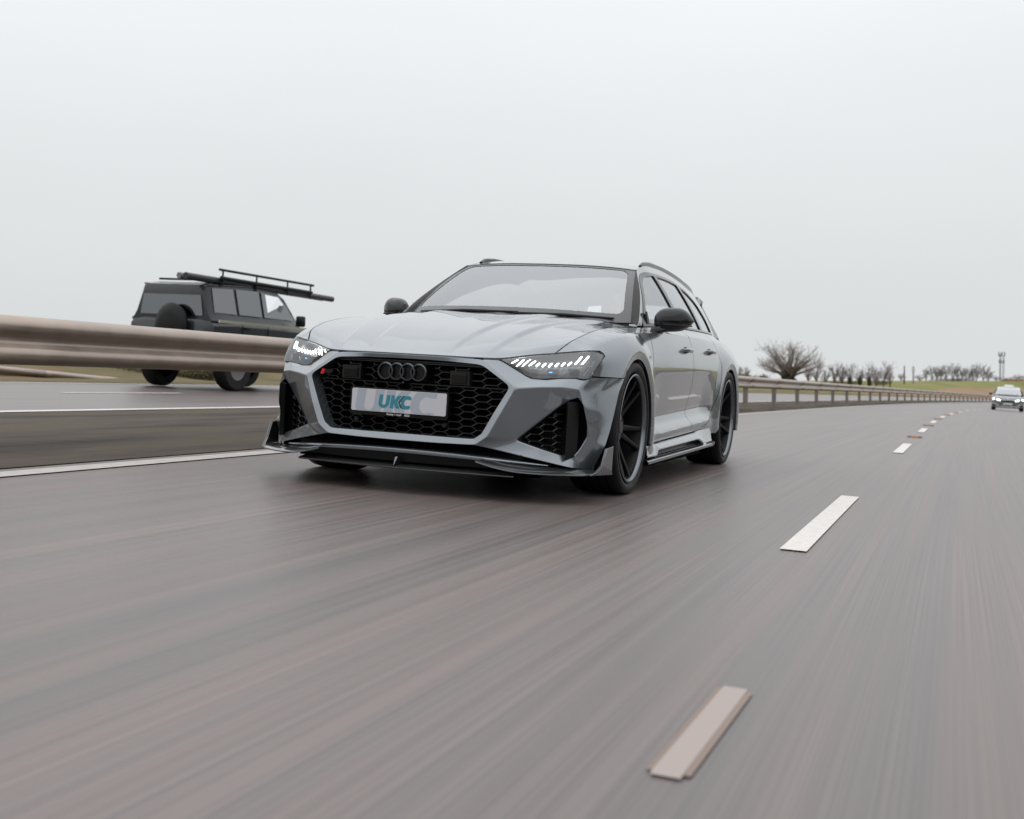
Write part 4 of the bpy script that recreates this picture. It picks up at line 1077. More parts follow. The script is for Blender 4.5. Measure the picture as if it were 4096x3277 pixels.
# ---- interior
g = G().grid([[(x, y, z - .03*(abs(x)/.7)**2) for y, z in ((.50,.80),(.62,.925),(.80,.945),(.98,.935),(1.02,.80))] for x in np.linspace(-.70,.70,15)])
mk('dashboard', g, 'interior', car, out=(0,0,1), solid=.02)
st = G()
P = []
for w in np.linspace(0, 2*math.pi, 41)[:-1]:
    c, s_ = math.cos(w), math.sin(w)
    P.append([(-.36 + (.175+.016*math.cos(a))*c, 1.14 + (.175+.016*math.cos(a))*s_*.35 + .016*math.sin(a), .90 + (.175+.016*math.cos(a))*s_*.93) for a in np.linspace(0,2*math.pi,9)[:-1]])
st.grid(P, closed_u=True, closed_v=True); st.box((-.36,1.15,.90),(.16,.012,.02)); st.box((-.36,1.15,.90),(.05,.02,.05))
mk('steering_wheel', st, 'interior', car)
def seat(x, y):
    g = G(); P = []
    for z, w, d in ((.40,.25,.06),(.55,.255,.07),(.75,.25,.07),(.92,.22,.06),(1.0,.17,.05)):
        yy = y + .25 + (z-.40)*.35; P.append([(x+a*w, yy+b*d, z) for a, b in ((-1,.6),(-.9,-1),(-.5,-.7),(.5,-.7),(.9,-1),(1,.6),(.6,1),(-.6,1))])
    g.grid(P, closed_v=True); g.f.append(tuple(range(32,40)))
    g.box((x, y, .42),(.25,.26,.08))
    P = []
    for z, w, d in ((1.02,.09,.04),(1.05,.13,.055),(1.13,.135,.055),(1.19,.11,.045)):
        yy = y+.47; P.append([(x+a*w, yy+b*d, z) for a, b in ((-1,.5),(-.8,-1),(.8,-1),(1,.5),(.6,1),(-.6,1))])
    g.grid(P, closed_v=True); g.f.append(tuple(range(18,24)))
    return g
for sx in (-.37, .37): mk('front_seat', seat(sx, 1.45), 'seat', car, recalc=True, split=50)
mk('rear_seat', G().box((0,2.75,.70),(.60,.10,.26)).box((0,2.45,.42),(.62,.28,.09)).box((-.36,2.82,1.02),(.13,.05,.08)).box((.36,2.82,1.02),(.13,.05,.08)), 'seat', car, smooth=False)
mk('interior_mirror', G().box((0,1.12,1.24),(.11,.012,.03)), 'interior', car, smooth=False)

# ================================================================== passenger
pas = empty('person', 'long-haired passenger facing forward behind the grey estate car windscreen', 'person', mw=ROAD @ Matrix.Translation((.37,1.45,.50)))
def ellgrid(c, secs, n=20):
    """stacked superellipse sections (z, rx, ry, yoff)"""
    P = [[(c[0]+rx*math.cos(w), c[1]+yo+ry*math.sin(w), c[2]+z) for w in np.linspace(0,2*math.pi,n+1)[:-1]] for z, rx, ry, yo in secs]
    g = G().grid(P, closed_v=True); g.f.append(tuple(range(n))[::-1]); g.f.append(tuple(range((len(secs)-1)*n, len(secs)*n))); return g
# body: hips to crown as one continuous surface, slight lean back in the seat
secs = [(-.05,.17,.12,.02),(.02,.175,.125,.05),(.12,.15,.11,.08),(.22,.165,.115,.11),(.32,.19,.11,.135),(.39,.195,.095,.15),(.43,.15,.075,.16),(.45,.075,.06,.16),(.475,.052,.055,.15),(.505,.050,.054,.135),
        (.525,.052,.066,.115),(.545,.058,.082,.105),(.575,.066,.092,.105),(.61,.071,.097,.11),(.65,.074,.1,.115),(.69,.073,.1,.12),(.72,.065,.09,.125),(.745,.045,.065,.13),(.758,.012,.02,.13)]
body = ellgrid((0,0,0), secs, 28)
bvv = []
for (x, y, z) in body.v:   # nose, brow and eye sockets pushed into the face
    if y < .06 and .52 < z < .72:
        y -= .016*math.exp(-(x/.010)**2 - ((z-.598)/.022)**2) - .006*math.exp(-((abs(x)-.032)/.014)**2 - ((z-.632)/.012)**2) + .005*math.exp(-(x/.022)**2-((z-.562)/.008)**2)
    bvv.append((x, y, z))
body.v = bvv
pb = mk('body', body, 'skin', pas, split=0, mods=[('SUBSURF', dict(levels=1, render_levels=1))])
mk('top', ellgrid((0,0,0), [(z, rx+.010, ry+.010, yo) for z, rx, ry, yo in secs[:7]] + [(.442,.10,.078,.16)], 28), 'cloth', pas)
for s in (-1, 1):
    mk('sleeve', G().tube([(s*.18,.15,.38),(s*.235,.10,.22),(s*.20,-.08,.12),(s*.12,-.18,.10)], [.055,.05,.042,.036], 12), 'cloth', pas)
    mk('eye', G().lathe([(-.004,.0005),(-.0035,.005),(0,.0075)], 12, 'Y', (s*.030,.022,.633)), 'interior', pas)
    h = G().tube([(s*.032,-.205,.10),(s*.032,-.255,.095)], [.03,.034], 10)
    h = G().tube([(s*.12,-.18,.10),(s*.09,-.23,.10),(s*.075,-.27,.095)], [.03,.036,.026], 10)
    for k in range(4): h.tube([(s*(.055+.016*k),-.26,.095),(s*(.052+.017*k),-.305-.006*(k in (1,2)),.085),(s*(.052+.017*k),-.325-.006*(k in (1,2)),.065)], [.009,.0085,.007], 6)
    h.tube([(s*.085,-.22,.11),(s*.050,-.25,.115),(s*.035,-.275,.105)], [.011,.010,.008], 6)
    mk('hand', h, 'skin', pas)
mk('mouth', G().tube([(-.020,.020,.566),(0,.012,.565),(.020,.020,.566)], [.003,.0045,.003], 6), 'red_badge', pas)
hs = [(.40,.115,.075,.185),(.46,.105,.075,.18),(.52,.098,.080,.165),(.58,.094,.095,.150),(.64,.092,.105,.140),(.70,.088,.108,.135),(.74,.070,.09,.135),(.772,.035,.045,.135),(.778,.008,.01,.135)]
hg = ellgrid((0,0,0), hs, 28)
hg.f = [q for q in hg.f if not (len(q) == 4 and np.mean([hg.v[i][1] for i in q]) < .062 and np.mean([hg.v[i][2] for i in q]) < .70)]
mk('hair', hg, 'hair', pas, solid=.012)
# ================================================================== road and land (road coordinates)
def xe(Y): Y = np.asarray(Y, float); return -1.65 + .02*((np.sqrt(Y*Y + 36) + Y)/2 - 3) + .00037*np.maximum(Y, 0)**2
def dzr(Y, t): return -.24*np.clip((Y-15)/55, 0, 1.5)**2*np.clip(t/6, 0, 1.3)
def rp(Y, t, z=0.0):
    Y = float(Y); return (float(xe(Y)) + t, Y, float(dzr(Y, t)) + z)
YS = np.r_[np.arange(-70, -10, 4), np.arange(-10, 40, 1.0), np.arange(40, 120, 3.0), np.arange(120, 330, 8.0)]
def strip_mesh(name, mat, ts, z=0.0, ys=YS, kind='structure', parent=None, zf=None, tf=None):
    g = G(); P = []
    for y in ys:
        row = []
        for t in ts:
            tt = t if tf is None else tf(y, t)
            p = rp(y, tt, z if zf is None else zf(y, tt)); row.append(p)
        P.append(row)
    g.grid(P)
    ob = mk(name, g, mat, parent, out=(0, 0, 1), split=0)
    uv = ob.data.uv_layers.new(name='st'); n = len(ts); co = [(t, y) for y in ys for t in ts]
    for l in ob.data.loops: uv.data[l.index].uv = co[l.vertex_index]
    if parent is None:
        ob.matrix_world = ROAD
        if kind: ob['kind'] = kind
    return ob
tn = lambda y: -3.72 + .8*float(sstep(5, 30, y))      # near edge of the other carriageway
road = strip_mesh('road', 'asphalt', np.linspace(-.35, 10.2, 14), 0.0)
opp = strip_mesh('opposite_carriageway', 'asphalt', np.linspace(0, 1, 8), .004, tf=lambda y, s: (tn(y) + .3) + s*(-9.75 - tn(y)))
med = strip_mesh('central_reserve', 'median_dirt', np.linspace(0, 1, 9), 0.0, tf=lambda y, s: -.20 + s*(tn(y) + .12 + .20), zf=lambda y, t: .005 + (.03 + .008*math.sin(y*2.1 + t*5)*math.sin(t*3.1 + y*.7))*math.sin(min(1, max(0, (-.2 - t)/2.6))*math.pi))
ver = strip_mesh('far_verge', 'verge_grass', np.linspace(-9.5, -16, 10), 0.0, zf=lambda y, t: .008 + .95*float(sstep(-11.0,-16.0,t))*(1-float(sstep(14, 34, y))) + .04*min(1, (-9.5-t)/1.5) + .03*math.sin(y*1.3 + t*2)*min(1, (-9.5-t)))
verr = strip_mesh('near_verge', 'median_dirt', np.linspace(10.1, 24, 10), 0.0, zf=lambda y, t: .02 + .10*max(0, t-11.5))
ys_l = np.r_[np.arange(-70, 60, 1.0), np.arange(60, 320, 4.0)]
strip_mesh('edge_line', 'edge_paint', (-.08, .08), .006, ys_l, parent=road)
strip_mesh('edge_line', 'line_white', (7.35, 7.53), .006, ys_l, parent=road)
strip_mesh('edge_line', 'line_white', (0, .16), .010, ys_l, parent=opp, tf=lambda y, s: tn(y) - .06 + s)
strip_mesh('edge_line', 'line_white', (-9.28, -9.12), .010, ys_l, parent=opp)
tl = lambda y: 3.69 - .40*float(sstep(0, 35, y))
def dash(y0, ln, t0, z, parent, hw=.052):
    ys = np.linspace(y0, y0+ln, 6)
    return strip_mesh('lane_marking', 'line_white', (-hw, 0, hw), z, ys, parent=parent, tf=lambda y, s: t0(y) + s)
for y0, ln in ((-9.0,2.3),(-1.55,2.6),(6.65,2.4),(13.9,2.2),(20.55,2.3),(27.5,2.7),(34.2,2.7),(41.2,2.7),(48.6,2.7),(56,2.7),(63.5,2.7),(71,2.7),(79,2.7)):
    dash(y0, ln, tl, .006, road)
for k in range(-1, 12): dash(5.9 + 8.2*k, 2.4, lambda y: -6.55, .010, opp, .06)
# ---- road studs
studs = [(-4.05,'road stud with pale top and amber edges nearest the camera'),(11.45,'amber road stud just beyond the third lane dash'),(18.2,'amber road stud between the fourth and fifth lane dashes'),
         (25.2,'amber road stud between the fifth and sixth lane dashes'),(31.9,'amber road stud between the sixth and seventh lane dashes'),(39.2,'small far amber road stud in line with the lane dashes')]
for y, lb in studs:
    x, yy, z = rp(y, tl(y) + (.155 if y < 0 else .0)); mw = ROAD @ Matrix.Translation((x, yy, z + .004)) @ Matrix.Rotation(-.02 - .00074*max(y, 0), 4, 'Z')
    st_ = empty('road_stud', lb, 'road stud', 'road studs along the lane line', mw)
    def tap(w, l, h, top=.8):
        V = [(sx*w*(1 if c == 0 else top), sy*l*(1 if c == 0 else top), c*h) for sx in (-1,1) for sy in (-1,1) for c in (0,1)]
        return G().hull8(V)
    if y > 0:
        mk('housing', tap(.105, .085, .018), 'stud_rubber', st_, smooth=False, recalc=True)
        mk('reflector', tap(.055, .092, .026, .85), 'stud_lens', st_, smooth=False, recalc=True)
        continue
    mk('housing', tap(.036, .22, .001), 'stud_rubber', st_, smooth=False, recalc=True)
    mk('casting', tap(.038, .29, .0015), 'stud_amber', st_, smooth=False, recalc=True)
    mk('insert', tap(.026, .31, .0025, .97), 'stud_white', st_, smooth=False, recalc=True)

# ---- central crash barrier
WPROF = [(-.012,.800),(.018,.797),(.052,.780),(.076,.752),(.078,.722),(.056,.695),(.024,.672),(.014,.650),(.022,.628),(.052,.606),(.077,.580),(.078,.550),(.058,.522),(.022,.505),(-.012,.500)]
def beam(y0, y1, t0, prof, zo=0.0, n=6, side=1, zf=None):
    P = []
    for y in np.linspace(y0, y1, n):
        b = rp(y, t0); k = 0 if zf is None else zf(y)
        P.append([(b[0] + side*a, y, b[2] + (z + k)) for a, z in prof])
    return G().grid(P)
bar = empty('crash_barrier', 'weathered brown steel crash barrier along the central reserve', 'crash barrier', mw=ROAD)
TB = -1.12; SP = 4.08; y_first = 23.63 - 8*SP
k = 0
UPR = ROAD.to_3x3().inverted() @ Vector((0, 0, 1))       # true vertical seen from the banked road
while True:
    yy = y_first + k*SP
    if yy > 250: break
    n = 6 if yy < 90 else 3
    lift = .012 if k % 2 else 0.0
    mk('beam', beam(yy-.18, yy+SP+.0, TB + (.003 if k % 2 else 0), WPROF, 0, n), 'rail_steel', bar, out=(1,0,0), solid=.005, split=0)
    b = Vector(rp(yy, TB-.045)); top = b + UPR*.74
    g = G(); hw, hd = .05, .055; V = []
    for sx in (-1, 1):
        for sy in (-1, 1):
            for c in (b - UPR*.2, top): V.append(tuple(c + Vector((sx*hd, sy*hw, 0))))
    g.hull8(V)
    mk('post', g, 'post_steel', bar, smooth=False)
    if yy < 70:
        for zz in (.65,):
            mk('bolt', G().lathe([(0,.020),(.012,.018),(.016,.001)], 8, 'X', (rp(yy, TB)[0]+.016, yy, rp(yy, TB)[2]+zz)), 'post_steel', bar)
    k += 1
# ramped end of the far barrier
bar2 = empty('crash_barrier', 'steel barrier ramping down into the grass beyond the opposite carriageway', 'crash barrier', mw=ROAD)
zf2 = lambda y: -.78*float(np.clip((y + 1.5)/14.0, 0, 1))
yy = -34.0
while yy < 12.4:
    mk('beam', beam(yy, min(yy+4.1, 12.5), -10.75, WPROF, 0, 7, 1, zf2), 'rail_steel', bar2, out=(1,0,0), solid=.005, split=0)
    if zf2(yy) > -.5: mk('post', G().box((rp(yy, -10.82)[0], yy, .2 + zf2(yy)/2), (.05,.05,.45+zf2(yy)/2)), 'post_steel', bar2, smooth=False)
    yy += 4.0
# ---- low scrub tufts on the reserve (uncountable litter and dead grass)
rnd = random.Random(4)
def tufts(name, n, yr, tr, hr, mat, seed, label, cat, tfun=None):
    r = random.Random(seed); g = G()
    for i in range(n):
        y = yr[0] + (yr[1]-yr[0])*r.random()**1.6; t = r.uniform(*tr) if tfun is None else tfun(y, r); b = rp(y, t, .01)
        for j in range(r.randint(5, 9)):
            a = r.uniform(0, 6.28); l = r.uniform(*hr); dx, dy = math.cos(a)*l*.9, math.sin(a)*l*.9; w = .010
            ox, oy = r.gauss(0,.06), r.gauss(0,.12)
            p0 = (b[0]+ox-w, b[1]+oy, b[2]); p1 = (b[0]+ox+w, b[1]+oy, b[2]); p2 = (b[0]+ox+dx, b[1]+oy+dy, b[2]+l*r.uniform(.3,.8))
            g.add([p0,p1,p2],[(0,1,2)])
    ob = mk(name, g, mat, None, smooth=False); ob.matrix_world = ROAD; ob['kind'] = 'stuff'; tag(ob, label, cat); return ob
tufts('dead_grass', 900, (13, 75), (-3.2,-.4), (.012,.045), 'bush', 11, 'dead grass tufts scattered along the central reserve', 'grass', lambda y, r: (-.35 - abs(r.gauss(0,.12))) if r.random() < .5 else (tn(y)+.25 + abs(r.gauss(0,.25))))

# ---- fields: from the far verge outward and up to a low ridge
CW = Vector((2.572, -6.222, .566))
def pxdir(px, py=1525.0):
    d = cam.matrix_world.to_3x3() @ Vector(((px-2048)/4680.02, (1638.5-py)/4680.02, -1)); return d
def place(px, py, dist):
    d = pxdir(px, py); h = math.hypot(d.x, d.y); return CW + d*(dist/h)
def field(name, mat, w0, w1, nw, ys):
    P = []
    for y in ys:
        b = ROAD @ Vector(rp(y, -15.8, .02 + .93*(1-float(sstep(14, 34, y))))); row = []; fq = min(1, max(0, (y-60)/240))
        for w in np.linspace(w0, w1, nw):
            k = float(sstep(0, 150*(1-.72*fq), w)); hill = .30*math.sin(w*.021 + y*.008)*k
            z = b.z*(1-k) + (.40 + .25*k + hill*.5)*k
            row.append((b.x - w*(1 - .35*min(1, max(0, (y-60)/300))), b.y + w*.65*min(1, max(0, (y-60)/300)), z))
        P.append(row)
    ob = mk(name, G().grid(P), mat, None, out=(0,0,1), split=0); ob['kind'] = 'structure'; return ob
fy = np.r_[np.arange(-70, 60, 8.0), np.arange(60, 520, 12.0)]
field('stubble_field', 'field_brown', 0, 25, 12, fy)
field('green_field', 'field_green', 25, 900, 70, fy)
# land on the camera side and one broad ground sheet under everything
def sheet(name, mat, x0, x1, y0, y1, z, n=12):
    P = [[(x, y, z) for x in np.linspace(x0, x1, n)] for y in np.linspace(y0, y1, n)]
    ob = mk(name, G().grid(P), mat, None, out=(0,0,1), split=0); ob['kind'] = 'structure'; return ob
sheet('ground', 'field_green', -1500, 1500, -1200, 1900, -5.2)
P = []
for y in np.r_[np.arange(-70, 330, 10.0)]:
    b = ROAD @ Vector(rp(y, 23.9, 1.26)); P.append([(b.x + w, b.y - .1*w, b.z + .4*float(sstep(0, 60, w))) for w in np.linspace(0, 400, 20)])
ob = mk('pasture', G().grid(P), 'field_brown', None, out=(0,0,1), split=0); ob['kind'] = 'structure'

# ---- trees
def bez(a, b, c, n=6):
    return [a*((1-t)**2) + b*(2*t*(1-t)) + c*(t*t) for t in np.linspace(0, 1, n)]
def bare_tree(name, label, base, H, W, seed, stems=1, levels=6, trunk_h=.25, r0=None, lean=(0,0), group='bare trees on the skyline', mats=('bark','twig'), minr=.012, limbs=26, subs=6, twigs=4, low=.18, droop=0.0):
    """leafless tree: limbs fan out to a dome, each carrying branches and twigs"""
    r = random.Random(seed); root = empty(name, label, 'tree', group, Matrix.Translation(base)); tr = G(); cr_ = G(); r0 = r0 or H*.03
    top = Vector((lean[0]*H, lean[1]*H, H*.62)); foot = Vector((0, 0, -.4)); bend = Vector((r.gauss(0,.04)*W, 0, H*.3))
    tpts = bez(foot, bend, top, 7)
    if stems == 1: tr.tube(tpts, [max(minr, r0*(1-.85*k/6)) for k in range(7)], 6, cap=False)
    def wob(p, s): return p + Vector((r.gauss(0,s), r.gauss(0,s), r.gauss(0,s)))
    for i in range(limbs):
        az = 6.283*(i*.618 % 1) + r.uniform(-.3,.3); el = r.uniform(0, 1)
        ph = math.acos(1 - el*.98) if el < 1 else 1.55                      # from the zenith outward
        rad = r.uniform(.82, 1.02)
        e = Vector((math.sin(ph)*math.cos(az)*W*.5*rad + lean[0]*H*1.2, math.sin(ph)*math.sin(az)*W*.5*rad, H*(low + (1-low)*max(.10, math.cos(ph))**.55*rad)))
        if stems == 1: s = tpts[0].lerp(tpts[-1], 0); k = r.uniform(.28,.98) if ph < .8 else r.uniform(.22,.60); s = tpts[min(6, int(k*6))]
        else: s = Vector((r.gauss(0,1)*r0*.8, r.gauss(0,1)*r0*.5, H*r.uniform(.08,.30)))
        c = s.lerp(e, .5); c.z = max(c.z, s.z + (e.z - s.z)*(.42 if ph > .7 else .55)); c = wob(c, .03*H)
        pts = bez(s, c, e, 8); br = max(minr*2.2, r0*(.42 if stems == 1 else .40)*(.6 + .6*r.random()))
        pts = [p if q in (0,) else wob(p, .009*H) for q, p in enumerate(pts)]
        cr_.tube(pts, [max(minr, br*(1-.88*q/7)) for q in range(8)], 4, cap=False)
        Ll = (e - s).length
        for j in range(subs):
            t = r.uniform(.30,1)**.75; p = pts[min(7, int(t*7.99))]; tg = (pts[min(7, int(t*7)+1)] - pts[max(0, int(t*7)-1)]).normalized()
            d = (tg*.8 + Vector((r.gauss(0,.75), r.gauss(0,.75), r.gauss(.25,.5)))).normalized(); l = Ll*r.uniform(.16,.34)
            q1 = p + d*l*.5 + Vector((0,0,l*.08)); q2 = p + d*l + Vector((0,0,l*(.2-droop)))
            cr_.tube([p, wob(q1, .03*l), q2], [minr*1.8, minr*1.3, minr], 3, cap=False)
            for k in range(twigs):
                b = p.lerp(q2, r.uniform(.35,1)); d2 = (d + Vector((r.gauss(0,.6), r.gauss(0,.6), r.gauss(.2,.45)))).normalized()
                cr_.tube([b, b + d2*l*r.uniform(.3,.55)], [minr, minr*.7], 3, cap=False)
    if not tr.v: tr.tube([Vector((0,0,-.4)), Vector((0,0,H*.30))], [r0*1.25, r0*.7], 7, cap=False)
    mk('trunk', tr, mats[0], root, split=0); mk('crown', cr_, mats[1], root, smooth=False)
    return root
def leaf_mass(g, c, rad, n, size, r):
    for i in range(n):
        v = Vector((r.gauss(0,1), r.gauss(0,1), r.gauss(0,1))); v.normalize(); v *= r.random()**.4
        p = Vector((c[0]+v.x*rad[0], c[1]+v.y*rad[1], c[2]+v.z*rad[2])); a = Vector((r.gauss(0,1), r.gauss(0,1), r.gauss(0,1))).normalized(); b = a.orthogonal().normalized()*size*r.uniform(.6,1.3); c2 = a.cross(b.normalized())*size*r.uniform(.6,1.3)
        g.add([tuple(p-b), tuple(p+c2), tuple(p+b), tuple(p-c2)], [(0,1,2,3)])
def mpp(d): return d/4680.02
# the large ivy-clad tree
D_ = 235; b0 = place(3150, 1532, D_)
big = bare_tree('ivy_tree', 'broad bare tree with ivy-covered trunk rising behind the barrier', b0, 138*mpp(D_), 246*mpp(D_), 21, stems=8, r0=.62, group=None, minr=.013, limbs=40, subs=13, twigs=6, low=.24)
g = G(); r = random.Random(8)
leaf_mass(g, (-.2,0,1.3), (1.0,1.0,1.7), 1400, .16, r); leaf_mass(g, (.9,0,2.0), (.8,.8,1.2), 900, .16, r); leaf_mass(g, (.4,0,.3), (1.5,1.4,.8), 800, .17, r)
mk('ivy', g, 'ivy', big, smooth=False)
mid = [(3266,1452,1540,60,'slim bare tree close beside the ivy-covered tree',1,(0,0)),(3232,1470,1538,34,'low narrow sapling under the right branches of the ivy tree',1,(0,0)),(3338,1462,1541,74,'round-headed bare tree second to the right of the ivy tree',1,(0,0)),(3399,1461,1545,56,'upright bare tree with thick ivied stump, middle of the roadside row',1,(0,0)),
       (3477,1466,1546,60,'reddish bare tree with dark stout trunk in the roadside row',1,(0,0)),(3533,1461,1549,58,'forked bare tree leaning right, last of the roadside row',1,(.10,0)),(3560,1492,1540,34,'small thin tree just right of the forked bare tree',1,(0,0)),(3300,1480,1540,40,'short dense tree between the slim and round-headed trees',1,(0,0)),(3368,1474,1542,44,'thin tree between the round-headed and upright trees',1,(0,0)),(3505,1484,1546,36,'small tree between the reddish and forked trees',1,(0,0)),(3440,1490,1542,40,'short brown thicket tree between two roadside trees',2,(0,0))]
for i, (px, yt, yb, w, lb, sm, ln) in enumerate(mid):
    d = 175; b = place(px, yb, d)
    t_ = bare_tree('bare_tree', lb, b, (yb-yt)*mpp(d), w*mpp(d), 40+i, stems=1, r0=.11, group='bare trees along the far side of the road', lean=ln, minr=.0075, limbs=20, subs=8, twigs=4, low=.30)
    if px in (3399, 3477, 3440):
        g = G(); r = random.Random(70+i); leaf_mass(g, (0,0,.55), (.35,.35,.85), 500, .07, r); mk('ivy', g, 'ivy', t_, smooth=False)
far = [(3728,1472,1526,50,'leftmost tall tree of the far ridge row',1,0),(3705,1484,1526,30,'short bush-like tree at the left end of the ridge row',2,0),(3765,1466,1526,30,'narrow upright tree second in the ridge row',1,0),(3783,1468,1526,40,'pale thin tree third in the ridge row',1,0),(3812,1463,1526,56,'tallest spreading tree of the ridge row',1,0),(3848,1474,1526,52,'round tree in the middle of the ridge row',1,0),
       (3876,1466,1526,40,'wind-bent tree left of the two leaning ones',1,.22),(3905,1466,1526,42,'leaning tree second from the right of the ridge row',1,.22),(3932,1472,1526,44,'rightmost leaning tree of the ridge row',1,.20),(3747,1480,1526,36,'faint low tree between the first two tall ridge trees',1,0),(3830,1478,1526,44,'thin tree close behind the tallest ridge tree',1,0),(3862,1480,1526,36,'small tree between the round and wind-bent ridge trees',1,.1),(3890,1482,1526,34,'short tree between the two leaning ridge trees',1,.1),(3950,1490,1526,30,'small tree at the right end of the ridge row',1,.1),(3605,1500,1526,34,'scrubby tree beside the left wooden pole',2,0),(3678,1502,1526,40,'low hazy bush tree right of the two poles',3,0)]
for i, (px, yt, yb, w, lb, sm, ln) in enumerate(far):
    d = 430; b = place(px, yb, d)
    bare_tree('bare_tree', lb, b, (yb-yt)*mpp(d), w*mpp(d), 90+i, stems=1, r0=.18, group='bare trees on the far ridge', lean=(ln,0), mats=('hazed_bark','hazed_bark'), minr=.017, limbs=18, subs=8, twigs=4, low=.30)
for i, (px, yt, w, lb) in enumerate(((3985,1508,40,'low bush at the foot of the mast'),(4030,1512,36,'low hedge bush right of the mast'),(4066,1503,40,'rounded bush left of the frame edge'),(4094,1505,40,'rounded bush cut by the right frame edge'),(2962,1468,30,'spindly saplings just right of the grey car'),(2988,1472,26,'thin upright saplings next to the brown hedge'))):
    d = 430 if i < 4 else 200; yb = 1526 if i < 4 else 1520
    bare_tree('bare_shrub', lb, place(px, yb, d), (yb-yt)*mpp(d), w*mpp(d), 130+i, stems=5, r0=.12, group='leafless shrubs on the skyline', mats=('hazed_bark','hazed_bark') if i < 4 else ('twig','twig'), minr=.02 if i < 4 else .009, limbs=16, subs=7, twigs=4, low=.25)
# bushes
def bush(name, label, px0, px1, ytop, ybase, d, mat, seed, n=2600, cat='bush'):
    r = random.Random(seed); a = place(px0, ybase, d); b = place(px1, ybase, d); root = empty(name, label, cat, None, Matrix.Translation((a+b)/2)); g = G(); hx = (b-a)/2; H = (ybase-ytop)*mpp(d); tw = G()
    for k in range(9):
        u = r.uniform(-.85,.85); c = hx*u; leaf_mass(g, (c.x, c.y, H*.40), (hx.length*.24, hx.length*.2, H*r.uniform(.35,.55)), n//9, H*.045, r)
    for k in range(60):
        u = r.uniform(-1,1); c = hx*u; tw.tube([(c.x, c.y, 0),(c.x+r.gauss(0,.2), c.y, H*r.uniform(.5,1.0))], [.02,.008], 3, cap=False)
    mk('foliage', g, mat, root, smooth=False); mk('stem', tw, 'twig', root, smooth=False); return root
bush('hedge_bush', 'brown leafy hedge above the barrier right of the grey car', 2940, 3085, 1492, 1532, 190, 'bush', 3, 4200, 'hedge')
bush('ivy_bush', 'small dark bush below the left branches of the ivy tree', 3083, 3125, 1512, 1534, 215, 'ivy', 5, 1400)
bush('field_bush', 'dark evergreen bush among the ridge row trees', 3800, 3846, 1514, 1527, 425, 'ivy', 6, 900)
bush('scrub_hedge', 'brown scrub seen under the barrier left of the grey car', 40, 1000, 1450, 1520, 26, 'bush', 9, 16000, 'hedge')
bush('ridge_hedge', 'thin grey hedge line along the far ridge behind the bare trees', 3690, 3965, 1511, 1527, 445, 'hazed_bark', 12, 5200, 'hedge')
bush('road_hedge', 'low brown thicket between the roadside bare trees', 3290, 3560, 1521, 1541, 182, 'bush', 14, 5200, 'hedge')
# ---- poles and mast
for px, yt, lb in ((3617,1470,'brown wooden pole on the skyline, left of two'),(3653,1468,'dark pole with cross bars on the skyline, right of two')):
    d = 300; b = place(px, 1528, d); H = (1528-yt)*mpp(d)
    po = empty('utility_pole', lb, 'pole', 'poles on the skyline', Matrix.Translation(b))
    mk('shaft', G().tube([(0,0,-.5),(0,0,H*.5),(0,0,H)], [.20,.17,.12], 8), 'wood_pole' if px < 3630 else 'hazed_bark', po)
    if px > 3630:
        for z, w in ((.86,.35),(.74,.5),(.62,.3)): mk('cross_bar', G().box((0,0,H*z),(w,.05,.07)), 'hazed_bark', po, smooth=False)
    else: mk('cap', G().tube([(0,0,H),(0,0,H+.25)], .10, 6), 'wood_pole', po)
d = 520; b = place(4006, 1525, d); H = (1525-1421)*mpp(d)
ms = empty('telecom_mast', 'tall lattice telecom mast with antenna panels on the skyline', 'mast', None, Matrix.Translation(b))
mk('pole', G().tube([(-.55,0,-1),(-.55,0,H*.95)], [.30,.20], 8), 'mast_steel', ms)
g = G()
for sx, sy in ((.3,-.4),(1.0,-.4),(.65,.5)): g.tube([(sx,sy,-1),(sx,sy,H*.9)], .05, 4)
for k in range(14):
    z0, z1 = H*.9*k/14, H*.9*(k+1)/14
    for a, c in (((.3,-.4),(1.0,-.4)),((1.0,-.4),(.65,.5)),((.65,.5),(.3,-.4))): g.tube([(*a,z0),(*c,z1)], .03, 3, cap=False)
mk('lattice', g, 'mast_steel', ms, smooth=False)
for lv, n, rr in ((.955,6,1.25),(.70,5,1.0)):
    mk('platform', G().tube([(-rr,0,H*lv-.7),(rr,0,H*lv-.7)], .09, 5), 'mast_steel', ms)
    for k in range(n):
        a = 6.28*k/n + .4; mk('antenna', G().box((math.cos(a)*rr, math.sin(a)*rr*.6, H*lv), (.16,.12,.85 if lv > .9 else .55)), 'mast_steel', ms, smooth=False)
fb = place(4050, 1525, 560); fbo = empty('far_house', 'low red-roofed building at the right skyline', 'building', None, Matrix.Translation(fb))
mk('wall', G().box((0,0,.1),(4.5,3,.4)), 'far_building', fbo, smooth=False)
mk('roof', G().hull8([(-4.7,-3.2,.5),(-3.5,0,.9),(-4.7,3.2,.5),(-3.5,0,.9),(4.7,-3.2,.5),(3.5,0,.9),(4.7,3.2,.5),(3.5,0,.9)]), 'far_building', fbo, smooth=False)

